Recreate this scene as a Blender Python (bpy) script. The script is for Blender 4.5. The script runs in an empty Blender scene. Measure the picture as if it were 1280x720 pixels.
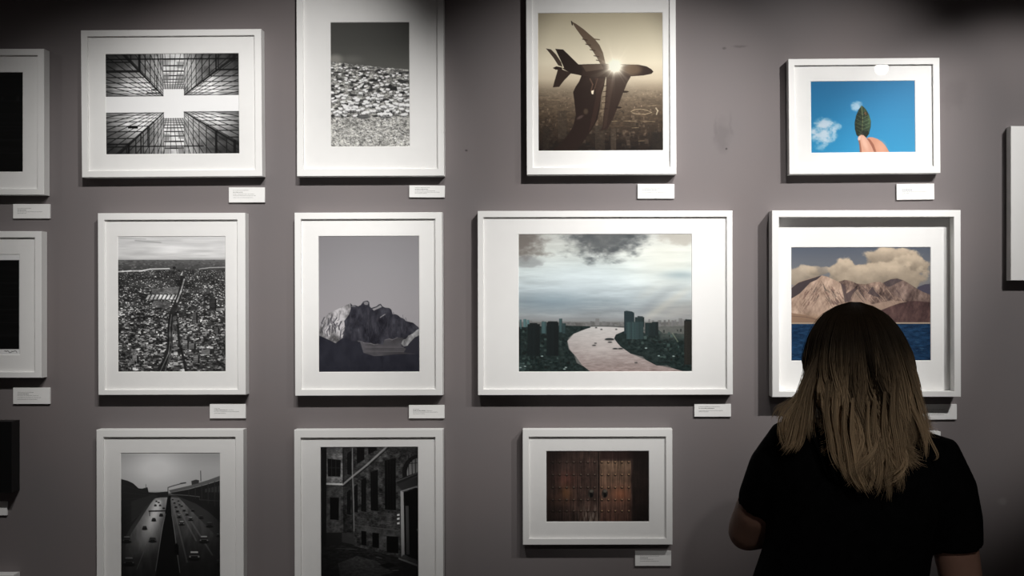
import bpy, bmesh, math, random
import numpy as np
from mathutils import Vector, Matrix

C = bpy.context.scene.collection
PI = math.pi
# ------------------------------------------------------------------ camera model (metres; wall face is y = 0, viewer on -y)
F = 1368.0            # focal length in pixels of a 1280 wide frame
D = 3.0               # camera to wall
EYE = 1.60
VX, VY = 720.0, 370.0  # where the camera axis meets the frame


def P(px, py, depth=0.0):
    """wall point seen at a pixel, for something standing `depth` metres proud of the wall"""
    k = (D - depth) / F
    return (px - VX) * k, EYE - (py - VY) * k


# ------------------------------------------------------------------ materials
def lin(c):
    c = np.asarray(c, dtype=float) / 255.0
    return np.where(c <= 0.04045, c / 12.92, ((c + 0.055) / 1.055) ** 2.4)


def mat(name, col, rough=0.6, spec=0.3, noise=0.0, scale=30.0, bump=0.0, stretch=(1, 1, 1), metal=0.0):
    m = bpy.data.materials.new(name)
    m.use_nodes = True
    nt = m.node_tree
    b = nt.nodes['Principled BSDF']
    b.inputs['Roughness'].default_value = rough
    b.inputs['Specular IOR Level'].default_value = spec
    b.inputs['Metallic'].default_value = metal
    b.inputs['Base Color'].default_value = (*col, 1)
    if noise or bump:
        tc = nt.nodes.new('ShaderNodeTexCoord')
        mp = nt.nodes.new('ShaderNodeMapping')
        mp.inputs['Scale'].default_value = stretch
        nz = nt.nodes.new('ShaderNodeTexNoise')
        nz.inputs['Scale'].default_value = scale
        nz.inputs['Detail'].default_value = 5
        nt.links.new(tc.outputs['Object'], mp.inputs['Vector'])
        nt.links.new(mp.outputs['Vector'], nz.inputs['Vector'])
        if noise:
            cr = nt.nodes.new('ShaderNodeValToRGB')
            cr.color_ramp.elements[0].position = 0.3
            cr.color_ramp.elements[1].position = 0.7
            cr.color_ramp.elements[0].color = (*[max(0, c * (1 - noise)) for c in col], 1)
            cr.color_ramp.elements[1].color = (*[c * (1 + noise) for c in col], 1)
            nt.links.new(nz.outputs['Fac'], cr.inputs['Fac'])
            nt.links.new(cr.outputs['Color'], b.inputs['Base Color'])
        if bump:
            bp = nt.nodes.new('ShaderNodeBump')
            bp.inputs['Strength'].default_value = bump
            bp.inputs['Distance'].default_value = 0.002
            nt.links.new(nz.outputs['Fac'], bp.inputs['Height'])
            nt.links.new(bp.outputs['Normal'], b.inputs['Normal'])
    return m


def attr_mat(name, rough=0.7, spec=0.2, attr='Col'):
    m = bpy.data.materials.new(name)
    m.use_nodes = True
    nt = m.node_tree
    b = nt.nodes['Principled BSDF']
    b.inputs['Roughness'].default_value = rough
    b.inputs['Specular IOR Level'].default_value = spec
    a = nt.nodes.new('ShaderNodeVertexColor')
    a.layer_name = attr
    nt.links.new(a.outputs['Color'], b.inputs['Base Color'])
    return m


def glass_mat():
    m = bpy.data.materials.new('picture_glass')
    m.use_nodes = True
    nt = m.node_tree
    nt.nodes.clear()
    out = nt.nodes.new('ShaderNodeOutputMaterial')
    mix = nt.nodes.new('ShaderNodeMixShader')
    tr = nt.nodes.new('ShaderNodeBsdfTransparent')
    gl = nt.nodes.new('ShaderNodeBsdfGlossy')
    gl.inputs['Roughness'].default_value = 0.0
    lw = nt.nodes.new('ShaderNodeLayerWeight')
    lw.inputs['Blend'].default_value = 0.5
    pw = nt.nodes.new('ShaderNodeMath')
    pw.operation = 'POWER'
    pw.inputs[1].default_value = 5
    mu = nt.nodes.new('ShaderNodeMath')
    mu.operation = 'MULTIPLY_ADD'
    mu.inputs[1].default_value = 0.96
    mu.inputs[2].default_value = 0.03
    nt.links.new(lw.outputs['Facing'], pw.inputs[0])
    nt.links.new(pw.outputs[0], mu.inputs[0])
    nt.links.new(mu.outputs[0], mix.inputs['Fac'])
    nt.links.new(tr.outputs[0], mix.inputs[1])
    nt.links.new(gl.outputs[0], mix.inputs[2])
    nt.links.new(mix.outputs[0], out.inputs['Surface'])
    return m


WALL_ALB = (0.184, 0.166, 0.166)
M = {
    'white_frame': mat('white_lacquered_wood', (0.84, 0.835, 0.82), 0.5, 0.3, 0.015, 14, 0.02, (1, 1, 1)),
    'black_frame': mat('black_lacquered_wood', (0.006, 0.006, 0.006), 0.4, 0.3, 0.1, 14),
    'mat_board': mat('white_mat_board', (0.85, 0.845, 0.83), 0.9, 0.1, 0.012, 60),
    'window_edge': mat('cut_mat_edge', (0.88, 0.87, 0.85), 0.9, 0.1),
    'card': mat('white_foam_board', (0.84, 0.835, 0.82), 0.8, 0.15, 0.015, 90),
    'ink': mat('grey_ink', (0.07, 0.068, 0.066), 0.9, 0.1),
    'ink_bold': mat('black_ink', (0.015, 0.015, 0.015), 0.9, 0.1),
    'print': attr_mat('photographic_print', 0.55, 0.12),
    'glass': glass_mat(),
    'floor': mat('dark_concrete', (0.06, 0.057, 0.054), 0.55, 0.3, 0.25, 3, 0.1),
    'dark_paint': mat('charcoal_paint', (0.035, 0.034, 0.034), 0.9, 0.1, 0.08, 5),
    'ceiling': mat('black_ceiling_paint', (0.02, 0.02, 0.02), 0.9, 0.1, 0.1, 5),
    'skin': mat('skin', (0.32, 0.18, 0.13), 0.55, 0.3, 0.06, 35, 0.05),
    'shirt': mat('black_jersey', (0.0035, 0.0035, 0.0038), 0.95, 0.05, 0.3, 60, 0.2),
    'denim': mat('dark_denim', (0.012, 0.014, 0.022), 0.9, 0.1, 0.25, 150),
    'shoe': mat('dark_canvas', (0.02, 0.02, 0.02), 0.8, 0.2, 0.1, 60),
    'rubber': mat('white_rubber', (0.5, 0.5, 0.48), 0.7, 0.2, 0.05, 60),
    'metal_black': mat('black_metal', (0.02, 0.02, 0.02), 0.4, 0.4, 0.05, 40),
    'eye': mat('eyeball', (0.6, 0.58, 0.55), 0.2, 0.4, 0.03, 80),
}
M['hair'] = attr_mat('ombre_hair', 0.55, 0.25)


def wall_mat():
    m = bpy.data.materials.new('taupe_wall_paint')
    m.use_nodes = True
    nt = m.node_tree
    b = nt.nodes['Principled BSDF']
    b.inputs['Roughness'].default_value = 0.85
    b.inputs['Specular IOR Level'].default_value = 0.15
    tc = nt.nodes.new('ShaderNodeTexCoord')
    n1 = nt.nodes.new('ShaderNodeTexNoise')
    n1.inputs['Scale'].default_value = 3.0
    n1.inputs['Detail'].default_value = 4
    nt.links.new(tc.outputs['Object'], n1.inputs['Vector'])
    cr = nt.nodes.new('ShaderNodeValToRGB')
    cr.color_ramp.elements[0].position = 0.3
    cr.color_ramp.elements[1].position = 0.7
    cr.color_ramp.elements[0].color = (WALL_ALB[0] * .96, WALL_ALB[1] * .97, WALL_ALB[2] * .98, 1)
    cr.color_ramp.elements[1].color = (WALL_ALB[0] * 1.05, WALL_ALB[1] * 1.02, WALL_ALB[2] * 1.01, 1)
    nt.links.new(n1.outputs['Fac'], cr.inputs['Fac'])
    prev = cr.outputs['Color']
    n2 = nt.nodes.new('ShaderNodeTexNoise')
    n2.inputs['Scale'].default_value = 26
    n2.inputs['Detail'].default_value = 6
    nt.links.new(tc.outputs['Object'], n2.inputs['Vector'])
    sub = nt.nodes.new('ShaderNodeVectorMath')
    sub.operation = 'SUBTRACT'
    sub.inputs[1].default_value = (0.5, 0.5, 0.5)
    nt.links.new(n2.outputs['Color'], sub.inputs[0])
    # nail holes, scuffs and patches left on the paint: (pixel, half width, half height, strength, wobble)
    marks = [(583, 188, .004, .003, .75, .006), (908, 186, .003, .003, .75, .004), (903, 171, .022, .045, .16, .06),
             (894, 160, .005, .03, .12, .05), (913, 154, .004, .03, .10, .03), (1192, 118, .035, .045, .10, .08),
             (925, 58, .022, .004, .28, .02), (905, 60, .006, .004, .4, .01), (1252, 627, .012, .010, -.35, .03)]
    for (px, py, hw, hh, st, wob) in marks:
        x, z = P(px, py)
        sc = nt.nodes.new('ShaderNodeVectorMath')
        sc.operation = 'MULTIPLY_ADD'
        sc.inputs[1].default_value = (wob, wob, wob)
        nt.links.new(sub.outputs[0], sc.inputs[0])
        nt.links.new(tc.outputs['Object'], sc.inputs[2])
        mp = nt.nodes.new('ShaderNodeMapping')
        mp.vector_type = 'POINT'
        mp.inputs['Location'].default_value = (-x / hw, 0, -z / hh)
        mp.inputs['Scale'].default_value = (1 / hw, 0, 1 / hh)
        nt.links.new(sc.outputs[0], mp.inputs['Vector'])
        ln = nt.nodes.new('ShaderNodeVectorMath')
        ln.operation = 'LENGTH'
        nt.links.new(mp.outputs[0], ln.inputs[0])
        mr = nt.nodes.new('ShaderNodeMapRange')
        mr.inputs['From Min'].default_value = 0.5
        mr.inputs['From Max'].default_value = 1.25
        mr.inputs['To Min'].default_value = abs(st)
        mr.inputs['To Max'].default_value = 0
        nt.links.new(ln.outputs['Value'], mr.inputs['Value'])
        mx = nt.nodes.new('ShaderNodeMixRGB')
        mx.inputs['Color2'].default_value = (0.02, 0.018, 0.018, 1) if st > 0 else (0.3, 0.29, 0.28, 1)
        nt.links.new(mr.outputs[0], mx.inputs['Fac'])
        nt.links.new(prev, mx.inputs['Color1'])
        prev = mx.outputs[0]
    nt.links.new(prev, b.inputs['Base Color'])
    n3 = nt.nodes.new('ShaderNodeTexNoise')
    n3.inputs['Scale'].default_value = 140
    nt.links.new(tc.outputs['Object'], n3.inputs['Vector'])
    bp = nt.nodes.new('ShaderNodeBump')
    bp.inputs['Strength'].default_value = 0.06
    bp.inputs['Distance'].default_value = 0.001
    nt.links.new(n3.outputs['Fac'], bp.inputs['Height'])
    nt.links.new(bp.outputs['Normal'], b.inputs['Normal'])
    return m


M['wall'] = wall_mat()


# ------------------------------------------------------------------ object helpers
def link(name, me, m=None, parent=None):
    o = bpy.data.objects.new(name, me)
    C.objects.link(o)
    if m is not None:
        for mm in (m if isinstance(m, (list, tuple)) else [m]):
            me.materials.append(mm)
    if parent is not None:
        o.parent = parent
    return o


def from_bm(name, bm, m=None, parent=None, smooth=False):
    me = bpy.data.meshes.new(name)
    bm.normal_update()
    bm.to_mesh(me)
    bm.free()
    if smooth:
        me.polygons.foreach_set('use_smooth', [True] * len(me.polygons))
    return link(name, me, m, parent)


def from_py(name, verts, faces, m=None, parent=None, smooth=False):
    me = bpy.data.meshes.new(name)
    me.from_pydata([tuple(v) for v in verts], [], [tuple(f) for f in faces])
    me.update()
    if smooth:
        me.polygons.foreach_set('use_smooth', [True] * len(me.polygons))
    return link(name, me, m, parent)


def box_bm(bm, x0, x1, y0, y1, z0, z1, mi=0):
    vs = [bm.verts.new(p) for p in [(x0, y0, z0), (x1, y0, z0), (x1, y1, z0), (x0, y1, z0),
                                    (x0, y0, z1), (x1, y0, z1), (x1, y1, z1), (x0, y1, z1)]]
    for f in [(0, 3, 2, 1), (4, 5, 6, 7), (0, 1, 5, 4), (1, 2, 6, 5), (2, 3, 7, 6), (3, 0, 4, 7)]:
        fc = bm.faces.new([vs[i] for i in f])
        fc.material_index = mi


def tag(o, label, cat, group=None, kind=None):
    o['label'] = label
    o['category'] = cat
    if group:
        o['group'] = group
    if kind:
        o['kind'] = kind
    return o


def structure(name, x0, x1, y0, y1, z0, z1, m):
    bm = bmesh.new()
    box_bm(bm, x0, x1, y0, y1, z0, z1)
    o = from_bm(name, bm, m)
    o['kind'] = 'structure'
    return o


# ------------------------------------------------------------------ the room
RX0, RX1, RY0, RZ1 = -4.6, 3.6, -6.6, 3.15
for nm, a, lab in [
    ('wall_back', (RX0, RX1, 0.0, 0.12, 0, RZ1, M['wall']), 'taupe grey painted gallery wall hung with framed photographs'),
    ('floor', (RX0, RX1, RY0, 0.0, -0.1, 0, M['floor']), 'dark gallery floor under the picture wall'),
    ('ceiling', (RX0, RX1, RY0, 0.0, RZ1, RZ1 + .1, M['ceiling']), 'black gallery ceiling above the picture wall'),
    ('wall_left', (RX0 - .1, RX0, RY0, 0.0, 0, RZ1, M['dark_paint']), 'dark gallery wall on the left'),
    ('wall_right', (RX1, RX1 + .1, RY0, 0.0, 0, RZ1, M['dark_paint']), 'dark gallery wall on the right'),
    ('wall_near', (RX0, RX1, RY0 - .1, RY0, 0, RZ1, M['wall']), 'taupe gallery wall behind the viewer'),
]:
    tag(structure(nm, *a), lab, 'ceiling' if nm == 'ceiling' else 'floor' if nm == 'floor' else 'wall')


# ------------------------------------------------------------------ painting the photographs inside the frames
def vnoise(X, Y, seed):
    rs = np.random.RandomState(seed)
    T = rs.rand(256, 256)
    xi = np.floor(X).astype(int)
    yi = np.floor(Y).astype(int)
    fx = X - xi
    fy = Y - yi
    fx = fx * fx * (3 - 2 * fx)
    fy = fy * fy * (3 - 2 * fy)
    a = T[yi & 255, xi & 255]
    b = T[yi & 255, (xi + 1) & 255]
    c = T[(yi + 1) & 255, xi & 255]
    d = T[(yi + 1) & 255, (xi + 1) & 255]
    return (a * (1 - fx) + b * fx) * (1 - fy) + (c * (1 - fx) + d * fx) * fy


class Canvas:
    """a picture painted in its own drawing units; rows run from the top edge down"""

    def __init__(s, x0, y0, x1, y1, wpx, hpx, k=2.3):
        s.W = max(8, int(wpx * k))
        s.H = max(8, int(hpx * k))
        s.b = (x0, y0, x1, y1)
        s.u = (x1 - x0) / s.W
        s.v = (y1 - y0) / s.H
        s.xs = x0 + (np.arange(s.W) + .5) * s.u
        s.ys = y0 + (np.arange(s.H) + .5) * s.v
        s.X, s.Y = np.meshgrid(s.xs, s.ys)
        s.im = np.zeros((s.H, s.W, 3))

    @staticmethod
    def col(c):
        return np.array([c, c, c], float) if np.isscalar(c) else np.array(c, float)

    def vgrad(s, stops):
        ys = [p[0] for p in stops]
        cs = np.array([s.col(p[1]) for p in stops])
        for i in range(3):
            s.im[..., i] = np.interp(s.Y, ys, cs[:, i])

    def mix(s, mask, c, sl=None):
        t = s.im if sl is None else s.im[sl]
        m = mask[..., None]
        t[...] = t * (1 - m) + s.col(c) * m if not (isinstance(c, np.ndarray) and c.ndim == 3) else t * (1 - m) + c * m

    def fbm(s, sx, sy, seed, octv=4, gain=.5):
        r = 0
        a = 1
        t = 0
        for i in range(octv):
            r = r + a * vnoise(s.X / sx * 2 ** i + 17 * i + seed, s.Y / sy * 2 ** i + 31 * i, seed + i)
            t += a
            a *= gain
        return r / t

    def _bb(s, xa, ya, xb, yb):
        i0 = max(0, int((xa - s.b[0]) / s.u) - 1)
        i1 = min(s.W, int((xb - s.b[0]) / s.u) + 2)
        j0 = max(0, int((ya - s.b[1]) / s.v) - 1)
        j1 = min(s.H, int((yb - s.b[1]) / s.v) + 2)
        if i0 >= i1 or j0 >= j1:
            return None
        return (slice(j0, j1), slice(i0, i1))

    def cover(s, pts, n=3):
        xs = [p[0] for p in pts]
        ys = [p[1] for p in pts]
        sl = s._bb(min(xs), min(ys), max(xs), max(ys))
        if sl is None:
            return None, None
        X = s.X[sl]
        Y = s.Y[sl]
        acc = np.zeros(X.shape)
        for a in range(n):
            for b in range(n):
                x = X + ((a + .5) / n - .5) * s.u
                y = Y + ((b + .5) / n - .5) * s.v
                ins = np.zeros(X.shape, bool)
                for q in range(len(pts)):
                    xa, ya = pts[q]
                    xb, yb = pts[q - 1]
                    if ya == yb:
                        continue
                    cond = (ya > y) != (yb > y)
                    ins ^= cond & (x < (xb - xa) * (y - ya) / (yb - ya) + xa)
                acc += ins
        return sl, acc / (n * n)

    def poly(s, pts, c, a=1.0, n=3):
        sl, m = s.cover(pts, n)
        if sl is not None:
            if isinstance(c, np.ndarray) and c.ndim == 3:
                c = c[sl]
            s.mix(m * a, c, sl)

    def seg(s, xa, ya, xb, yb, w, c, a=1.0):
        sl = s._bb(min(xa, xb) - w, min(ya, yb) - w, max(xa, xb) + w, max(ya, yb) + w)
        if sl is None:
            return
        X = s.X[sl]
        Y = s.Y[sl]
        dx, dy = xb - xa, yb - ya
        L = dx * dx + dy * dy + 1e-9
        t = np.clip(((X - xa) * dx + (Y - ya) * dy) / L, 0, 1)
        d = np.hypot(X - xa - t * dx, Y - ya - t * dy)
        m = np.clip((w / 2 - d) / s.u + .5, 0, 1) * min(1, w / s.u)
        s.mix(m * a, c, sl)

    def line(s, pts, w, c, a=1.0):
        for p, q in zip(pts[:-1], pts[1:]):
            s.seg(*p, *q, w, c, a)

    def ell(s, cx, cy, rx, ry, c, a=1.0, soft=0.0, rot=0.0):
        R = max(rx, ry) * (1 + soft)
        sl = s._bb(cx - R, cy - R, cx + R, cy + R)
        if sl is None:
            return
        X = s.X[sl] - cx
        Y = s.Y[sl] - cy
        cr, sr = math.cos(rot), math.sin(rot)
        q = np.hypot((X * cr + Y * sr) / rx, (-X * sr + Y * cr) / ry)
        if soft:
            m = np.clip((1 + soft - q) / (2 * soft), 0, 1)
            m = m * m * (3 - 2 * m)
        else:
            m = np.clip((1 - q) * min(rx, ry) / s.u + .5, 0, 1)
        s.mix(m * a, c, sl)

    def full(s, c, noise=None):
        return s.col(c)[None, None, :] * (np.ones((s.H, s.W, 1)) if noise is None else noise[..., None])


def smooth(x, a, b):
    t = np.clip((x - a) / (b - a), 0, 1)
    return t * t * (3 - 2 * t)


def paint_towers(w, h):
    c = Canvas(58, 65, 858, 660, w, h, 2.6)
    c.vgrad([(65, 232), (660, 236)])
    rnd = random.Random(4)
    cx, cy = 465.0, 365.0
    nz = c.fbm(45, 30, 3, 3)

    def facade(poly, shade):
        c.poly(poly, shade)

    # the two straight facades above and below
    for sgn, y0, ya, xl0, xr0, xl1, xr1 in ((-1, 275, 65, 405, 525, 375, 612), (1, 447, 660, 407, 530, 352, 655)):
        base = np.interp(np.abs(c.Y - y0), [0, 40, 130, 220], [165, 205, 215, 190]) + (nz - .5) * 60
        base = np.repeat(base[..., None], 3, 2)
        c.poly([(xl0, y0), (xr0, y0), (xr1, ya), (xl1, ya)], base)
        k = 0
        d = 8.0
        y = y0 + sgn * 3
        while 60 < y < 665:
            c.seg(xl1 - 20, y, xr1 + 20, y, 2 + k * .85, 35 if k > 1 else 90)
            d *= 1.22
            y += sgn * d
            k += 1
        for j in range(10):
            f = j / 9
            c.seg(xl0 + (xr0 - xl0) * f, y0, xl1 - 25 + (xr1 - xl1 + 50) * f, ya, 3.2, 45)
        for j in range(6):
            yy = y0 + sgn * rnd.uniform(60, 200)
            xx = rnd.choice([xl0 + 10, xr0 - 20])
            c.poly([(xx - 20, yy), (xx + 25, yy), (xx + 20, yy + 40), (xx - 20, yy + 38)], 110, .5)
    # four corner blocks, each with two glass faces meeting on an edge that runs out from the roof corner
    for sx, sy, u0, v0, slope in ((-1, -1, 60, 47, 1.04), (1, -1, 62, 52, .74), (-1, 1, 58, 47, .90), (1, 1, 60, 43, .60)):
        U = (c.X - cx) * sx
        V = (c.Y - cy) * sy
        quad = smooth(U, u0 - .8, u0 + .8) * smooth(V, v0 - .8, v0 + .8)
        dd = (V - v0) - slope * (U - u0)
        fh = smooth(-dd, -1, 1)
        rr = np.interp(V, [47, 70, 120, 180, 240, 310], [165, 225, 215, 165, 118, 80]) + (nz - .5) * 110
        rr = np.where(np.abs(V - v0) < 12, rr * .85, rr)
        r2 = np.interp(U, [60, 90, 150, 260], [150, 165, 135, 85]) + (nz - .5) * 110
        img = np.repeat((rr * fh + r2 * (1 - fh))[..., None], 3, 2)
        c.mix(quad, img)
        # floor lines parallel to each face, and the uprights running to the vanishing point
        v = v0 + 3
        d = 11.0
        k = 0
        m_all = np.zeros_like(U)
        while v < 320:
            wd = 1.8 + k * .85
            m_all = np.maximum(m_all, np.clip((wd / 2 - np.abs(V - v)) / c.u + .5, 0, 1) * fh)
            uu = u0 + (v - v0) / slope
            m_all = np.maximum(m_all, np.clip((wd / 2 - np.abs(U - uu)) / c.u + .5, 0, 1) * (1 - fh))
            d *= 1.24
            v += d
            k += 1
        ph = np.arctan2(V, U)
        R = np.hypot(U, V)
        for a in np.concatenate([np.linspace(.10, .70, 8), np.linspace(.80, 1.36, 6)]):
            wd = 1.6 + R / 105
            m_all = np.maximum(m_all, np.clip((wd / 2 - np.abs(ph - a) * R) / c.u + .5, 0, 1) * .9)
        m_all = np.maximum(m_all, np.clip((2.5 + R / 90 - np.abs(dd) / math.hypot(1, slope)) / c.u + .5, 0, 1))
        c.mix(m_all * quad * .92, 22)
        dark = smooth(R, 230, 480) * quad * .72
        c.mix(dark, 18)
    c.poly([(190, 490), (250, 490), (250, 507), (192, 506)], 8)
    c.poly([(332, 273), (365, 273), (365, 281), (332, 281)], 15)
    c.poly([(305, 294), (385, 294), (385, 299), (305, 300)], 30)
    for (xa, ya, xb, yb, ww) in ((58, 98, 860, 98, 8), (265, 65, 265, 172, 9), (60, 173, 265, 172, 8), (720, 60, 720, 168, 9),
                                 (720, 165, 858, 165, 7), (62, 600, 195, 597, 8), (195, 597, 195, 660, 12), (828, 585, 828, 660, 16),
                                 (720, 525, 720, 655, 9), (310, 497, 310, 610, 7), (200, 612, 640, 612, 7), (268, 540, 268, 655, 8),
                                 (828, 60, 828, 100, 16), (365, 195, 365, 280, 6)):
        c.seg(xa, ya, xb, yb, ww, 12, .85)
    return c


def paint_goats(w, h):
    c = Canvas(54, 55, 447, 672, w, h, 2.8)
    c.vgrad([(55, (66, 66, 63)), (160, (70, 70, 67)), (290, (88, 88, 84))])
    c.ell(80, 240, 34, 24, (140, 138, 132), .75, .6)
    c.ell(160, 240, 45, 18, (110, 109, 105), .45, .9)
    rnd = random.Random(2)
    top = np.interp(c.X, [54, 110, 150, 220, 300, 380, 447], [250, 255, 262, 268, 277, 285, 292]) + (c.fbm(14, 9, 5, 2) - .5) * 8
    land = smooth(c.Y, -1, 1) * 0 + np.clip((c.Y - top) / c.u + .5, 0, 1)
    n1 = c.fbm(17, 11, 8, 5, .75)
    n2 = c.fbm(5, 3.2, 21, 2)
    g = np.interp(c.Y, [250, 400, 520, 560, 672], [125, 135, 140, 158, 165]) + (n1 - .5) * 300 * np.interp(c.Y, [250, 520, 672], [1, .8, .75]) + (n2 - .5) * 110
    c.mix(land, np.repeat(np.clip(g, 22, 230)[..., None], 3, 2) * np.array([1, .995, .97]))
    for i in range(150):
        y = 262 + 265 * rnd.random() ** 1.1
        x = rnd.uniform(54, 447)
        if y < 250 + (x - 54) * .11 + 8:
            continue
        c.ell(x, y, rnd.uniform(6, 20), rnd.uniform(3, 7), rnd.uniform(25, 60), rnd.uniform(.6, .95), .4)
    for (x, y, rx, ry) in ((365, 383, 34, 11), (225, 325, 20, 9), (270, 342, 25, 8), (345, 370, 16, 8), (70, 430, 14, 8), (180, 465, 22, 7),
                           (130, 520, 16, 5), (410, 405, 14, 7), (325, 440, 20, 8), (350, 510, 18, 9), (175, 385, 12, 8), (100, 410, 12, 7)):
        c.ell(x, y, rx, ry, 34, .92, .35)
    for i in range(230):
        y = 268 + 250 * rnd.random() ** .8
        x = rnd.uniform(56, 445)
        if y < 250 + (x - 54) * .11 + 12:
            continue
        s = .6 + (y - 265) / 250 * .7
        L = rnd.uniform(6.5, 10.5) * s
        dr = rnd.choice((-1, 1))
        c.ell(x, y + 7 * s, L * 1.05, 3.2 * s, 40, .7, .4)
        b = rnd.uniform(222, 252)
        c.ell(x, y, L, rnd.uniform(4, 6) * s, b, .95, .3, rnd.uniform(-.15, .15))
        c.ell(x + dr * L * .95, y - 2.5 * s, 3.6 * s, 3.2 * s, b - 14, .95)
        for q in (-.6, -.3, .35, .65):
            c.seg(x + q * L, y + 3 * s, x + q * L, y + 9 * s, 1.8 * s, b - 45, .8)
    c.ell(218, 522, 30, 11, 42, .95, .3)
    for k in range(4):
        c.seg(188 + 4 * k, 513 + 6 * k, 250 - 3 * k, 515 + 6 * k, 2.5, 150, .8)
    for i in range(420):
        y = rnd.uniform(530, 672)
        x = rnd.uniform(54, 447)
        c.ell(x, y, rnd.uniform(2, 5), rnd.uniform(1.2, 2.5), rnd.choice((40, 60, 210, 225, 190)), .7)
    return c


def paint_plane(w, h):
    c = Canvas(38, 42, 613, 675, w, h, 2.4)
    c.vgrad([(42, (176, 166, 142)), (150, (200, 191, 167)), (270, (222, 212, 188)), (345, (200, 186, 162)), (395, (138, 124, 105)),
             (440, (104, 90, 74)), (520, (74, 61, 48)), (600, (46, 36, 28)), (675, (24, 17, 13))])
    rnd = random.Random(9)
    tone = np.interp(c.Y, [370, 430, 675], [0, .5, 1.0])
    n = c.fbm(40, 12, 4, 4, .6)
    c.im *= (1 + (n - .5) * .75 * tone)[..., None]
    for i in range(520):
        y = 392 + 283 * rnd.random()
        s = (y - 380) / 295
        x = rnd.uniform(38, 613)
        ww, hh = rnd.uniform(4, 22) * (s + .15), rnd.uniform(3, 26) * (s + .1)
        base = np.interp(y, [390, 500, 675], [125, 78, 42])
        f = rnd.choice((.45, .6, .7, 1.25, 1.5, 1.9))
        c.poly([(x, y), (x + ww, y), (x + ww, y + hh), (x, y + hh)], (base * f, base * f * .86, base * f * .72), .38, 2)
    for (x, y, ww, hh, g) in ((60, 560, 30, 115, 50), (300, 560, 45, 115, 58), (372, 572, 24, 105, 78), (130, 490, 40, 130, 66), (560, 590, 50, 80, 34)):
        c.poly([(x, y), (x + ww, y), (x + ww, y + hh), (x, y + hh)], (g, g * .85, g * .7), .6)
        for k in range(6):
            c.seg(x + ww * k / 5, y, x + ww * k / 5, y + hh, 1.6, (g * .5, g * .42, g * .35), .5)
    for (x, y, L) in ((430, 538, 60), (520, 540, 55), (350, 540, 50), (470, 570, 30), (500, 630, 25), (80, 440, 60), (540, 470, 40)):
        c.seg(x, y, x + L, y + rnd.uniform(-2, 2), 3, (160, 140, 112), .55)
    c.line([(465, 495), (480, 487), (510, 484), (540, 490), (560, 500), (530, 508), (490, 506), (470, 500)], 3.5, (178, 158, 128), .6)
    c.line([(580, 480), (588, 492), (582, 508)], 6, (200, 184, 156), .7)
    n2 = c.fbm(9, 5, 14, 2)
    c.im *= (1 + (n2 - .5) * .5 * tone)[..., None]
    dk = (33, 22, 17)
    # hand and forearm
    arm = [(240, 326), (352, 330), (342, 380), (330, 420), (322, 480), (312, 530), (292, 565), (262, 610), (215, 674), (103, 674),
           (140, 640), (175, 600), (200, 560), (212, 510), (206, 450), (200, 405), (212, 380), (228, 356)]
    c.poly(arm, (35, 23, 18))
    c.poly([(300, 340), (345, 345), (318, 470), (300, 540), (270, 590), (290, 500), (305, 420)], (54, 36, 29), .6)
    c.line([(278, 345), (290, 370), (283, 400)], 6, (98, 72, 58), .7)
    c.line([(312, 345), (300, 385), (292, 402)], 5, (90, 66, 53), .6)
    c.poly([(283, 400), (296, 396), (292, 416), (285, 414)], (238, 222, 196))
    c.ell(232, 520, 16, 6, (92, 76, 72), .6, .5, -.5)
    c.ell(258, 494, 10, 12, (88, 74, 58), .6, .5)
    # tail planes, fin, fuselage, wings
    c.poly([(76, 205), (99, 209), (122, 232), (146, 268), (152, 290), (132, 282), (112, 250), (92, 224)], (62, 50, 42))
    c.poly([(107, 294), (124, 287), (150, 292), (150, 304), (120, 302)], dk)
    c.poly([(132, 294), (192, 318), (160, 350), (136, 381), (107, 383), (116, 350), (126, 318)], (47, 34, 28))
    c.poly([(194, 82), (214, 92), (250, 118), (298, 160), (322, 190), (338, 225), (350, 278), (326, 278), (308, 244), (286, 210),
            (262, 182), (240, 150), (218, 120), (204, 98)], (92, 76, 62))
    c.line([(194, 82), (198, 98)], 5, dk)
    for (x, y) in ((262, 166), (277, 189), (297, 214), (315, 242), (325, 262)):
        c.seg(x - 18, y - 3, x + 4, y + 2, 4, (52, 38, 30))
    c.seg(298, 163, 322, 166, 5, (96, 80, 64))
    c.poly([(150, 296), (220, 279), (330, 276), (430, 279), (500, 281), (538, 289), (560, 302), (569, 313), (560, 323), (525, 330),
            (470, 334), (380, 337), (300, 336), (240, 330), (188, 318)], (42, 29, 23))
    c.poly([(240, 282), (330, 278), (340, 300), (260, 312)], (88, 72, 60), .6)
    c.poly([(119, 207), (155, 210), (184, 238), (222, 276), (246, 300), (240, 328), (190, 320), (160, 296), (142, 256)], dk)
    c.poly([(352, 335), (466, 333), (448, 365), (430, 408), (406, 470), (384, 525), (356, 576), (336, 580), (323, 585), (334, 562),
            (342, 500), (348, 430), (352, 380)], (44, 31, 25))
    c.poly([(352, 345), (392, 345), (372, 440), (352, 560), (338, 575), (345, 500), (350, 420)], (62, 46, 38), .6)
    for y in (376, 402, 425, 453, 482):
        c.seg(330 + (482 - y) * .12, y + 2, 356, y - 1, 4, (38, 26, 20))
    c.poly([(345, 352), (352, 352), (344, 470), (332, 540), (330, 480)], (170, 150, 122), .25)
    for (x, y) in ((436, 404), (404, 476)):
        c.poly([(x - 8, y - 5), (x + 12, y - 3), (x + 22, y), (x + 10, y + 5), (x - 8, y + 5)], (36, 25, 20))
    # low sun behind the fuselage
    R = np.hypot(c.X - 392, (c.Y - 288) * 1.05)
    A = np.arctan2(c.Y - 288, c.X - 392)
    ray = np.maximum(0, np.cos(A * 7 + .4)) ** 6 + .7 * np.maximum(0, np.cos(A * 11 + 1.2)) ** 8
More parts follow.
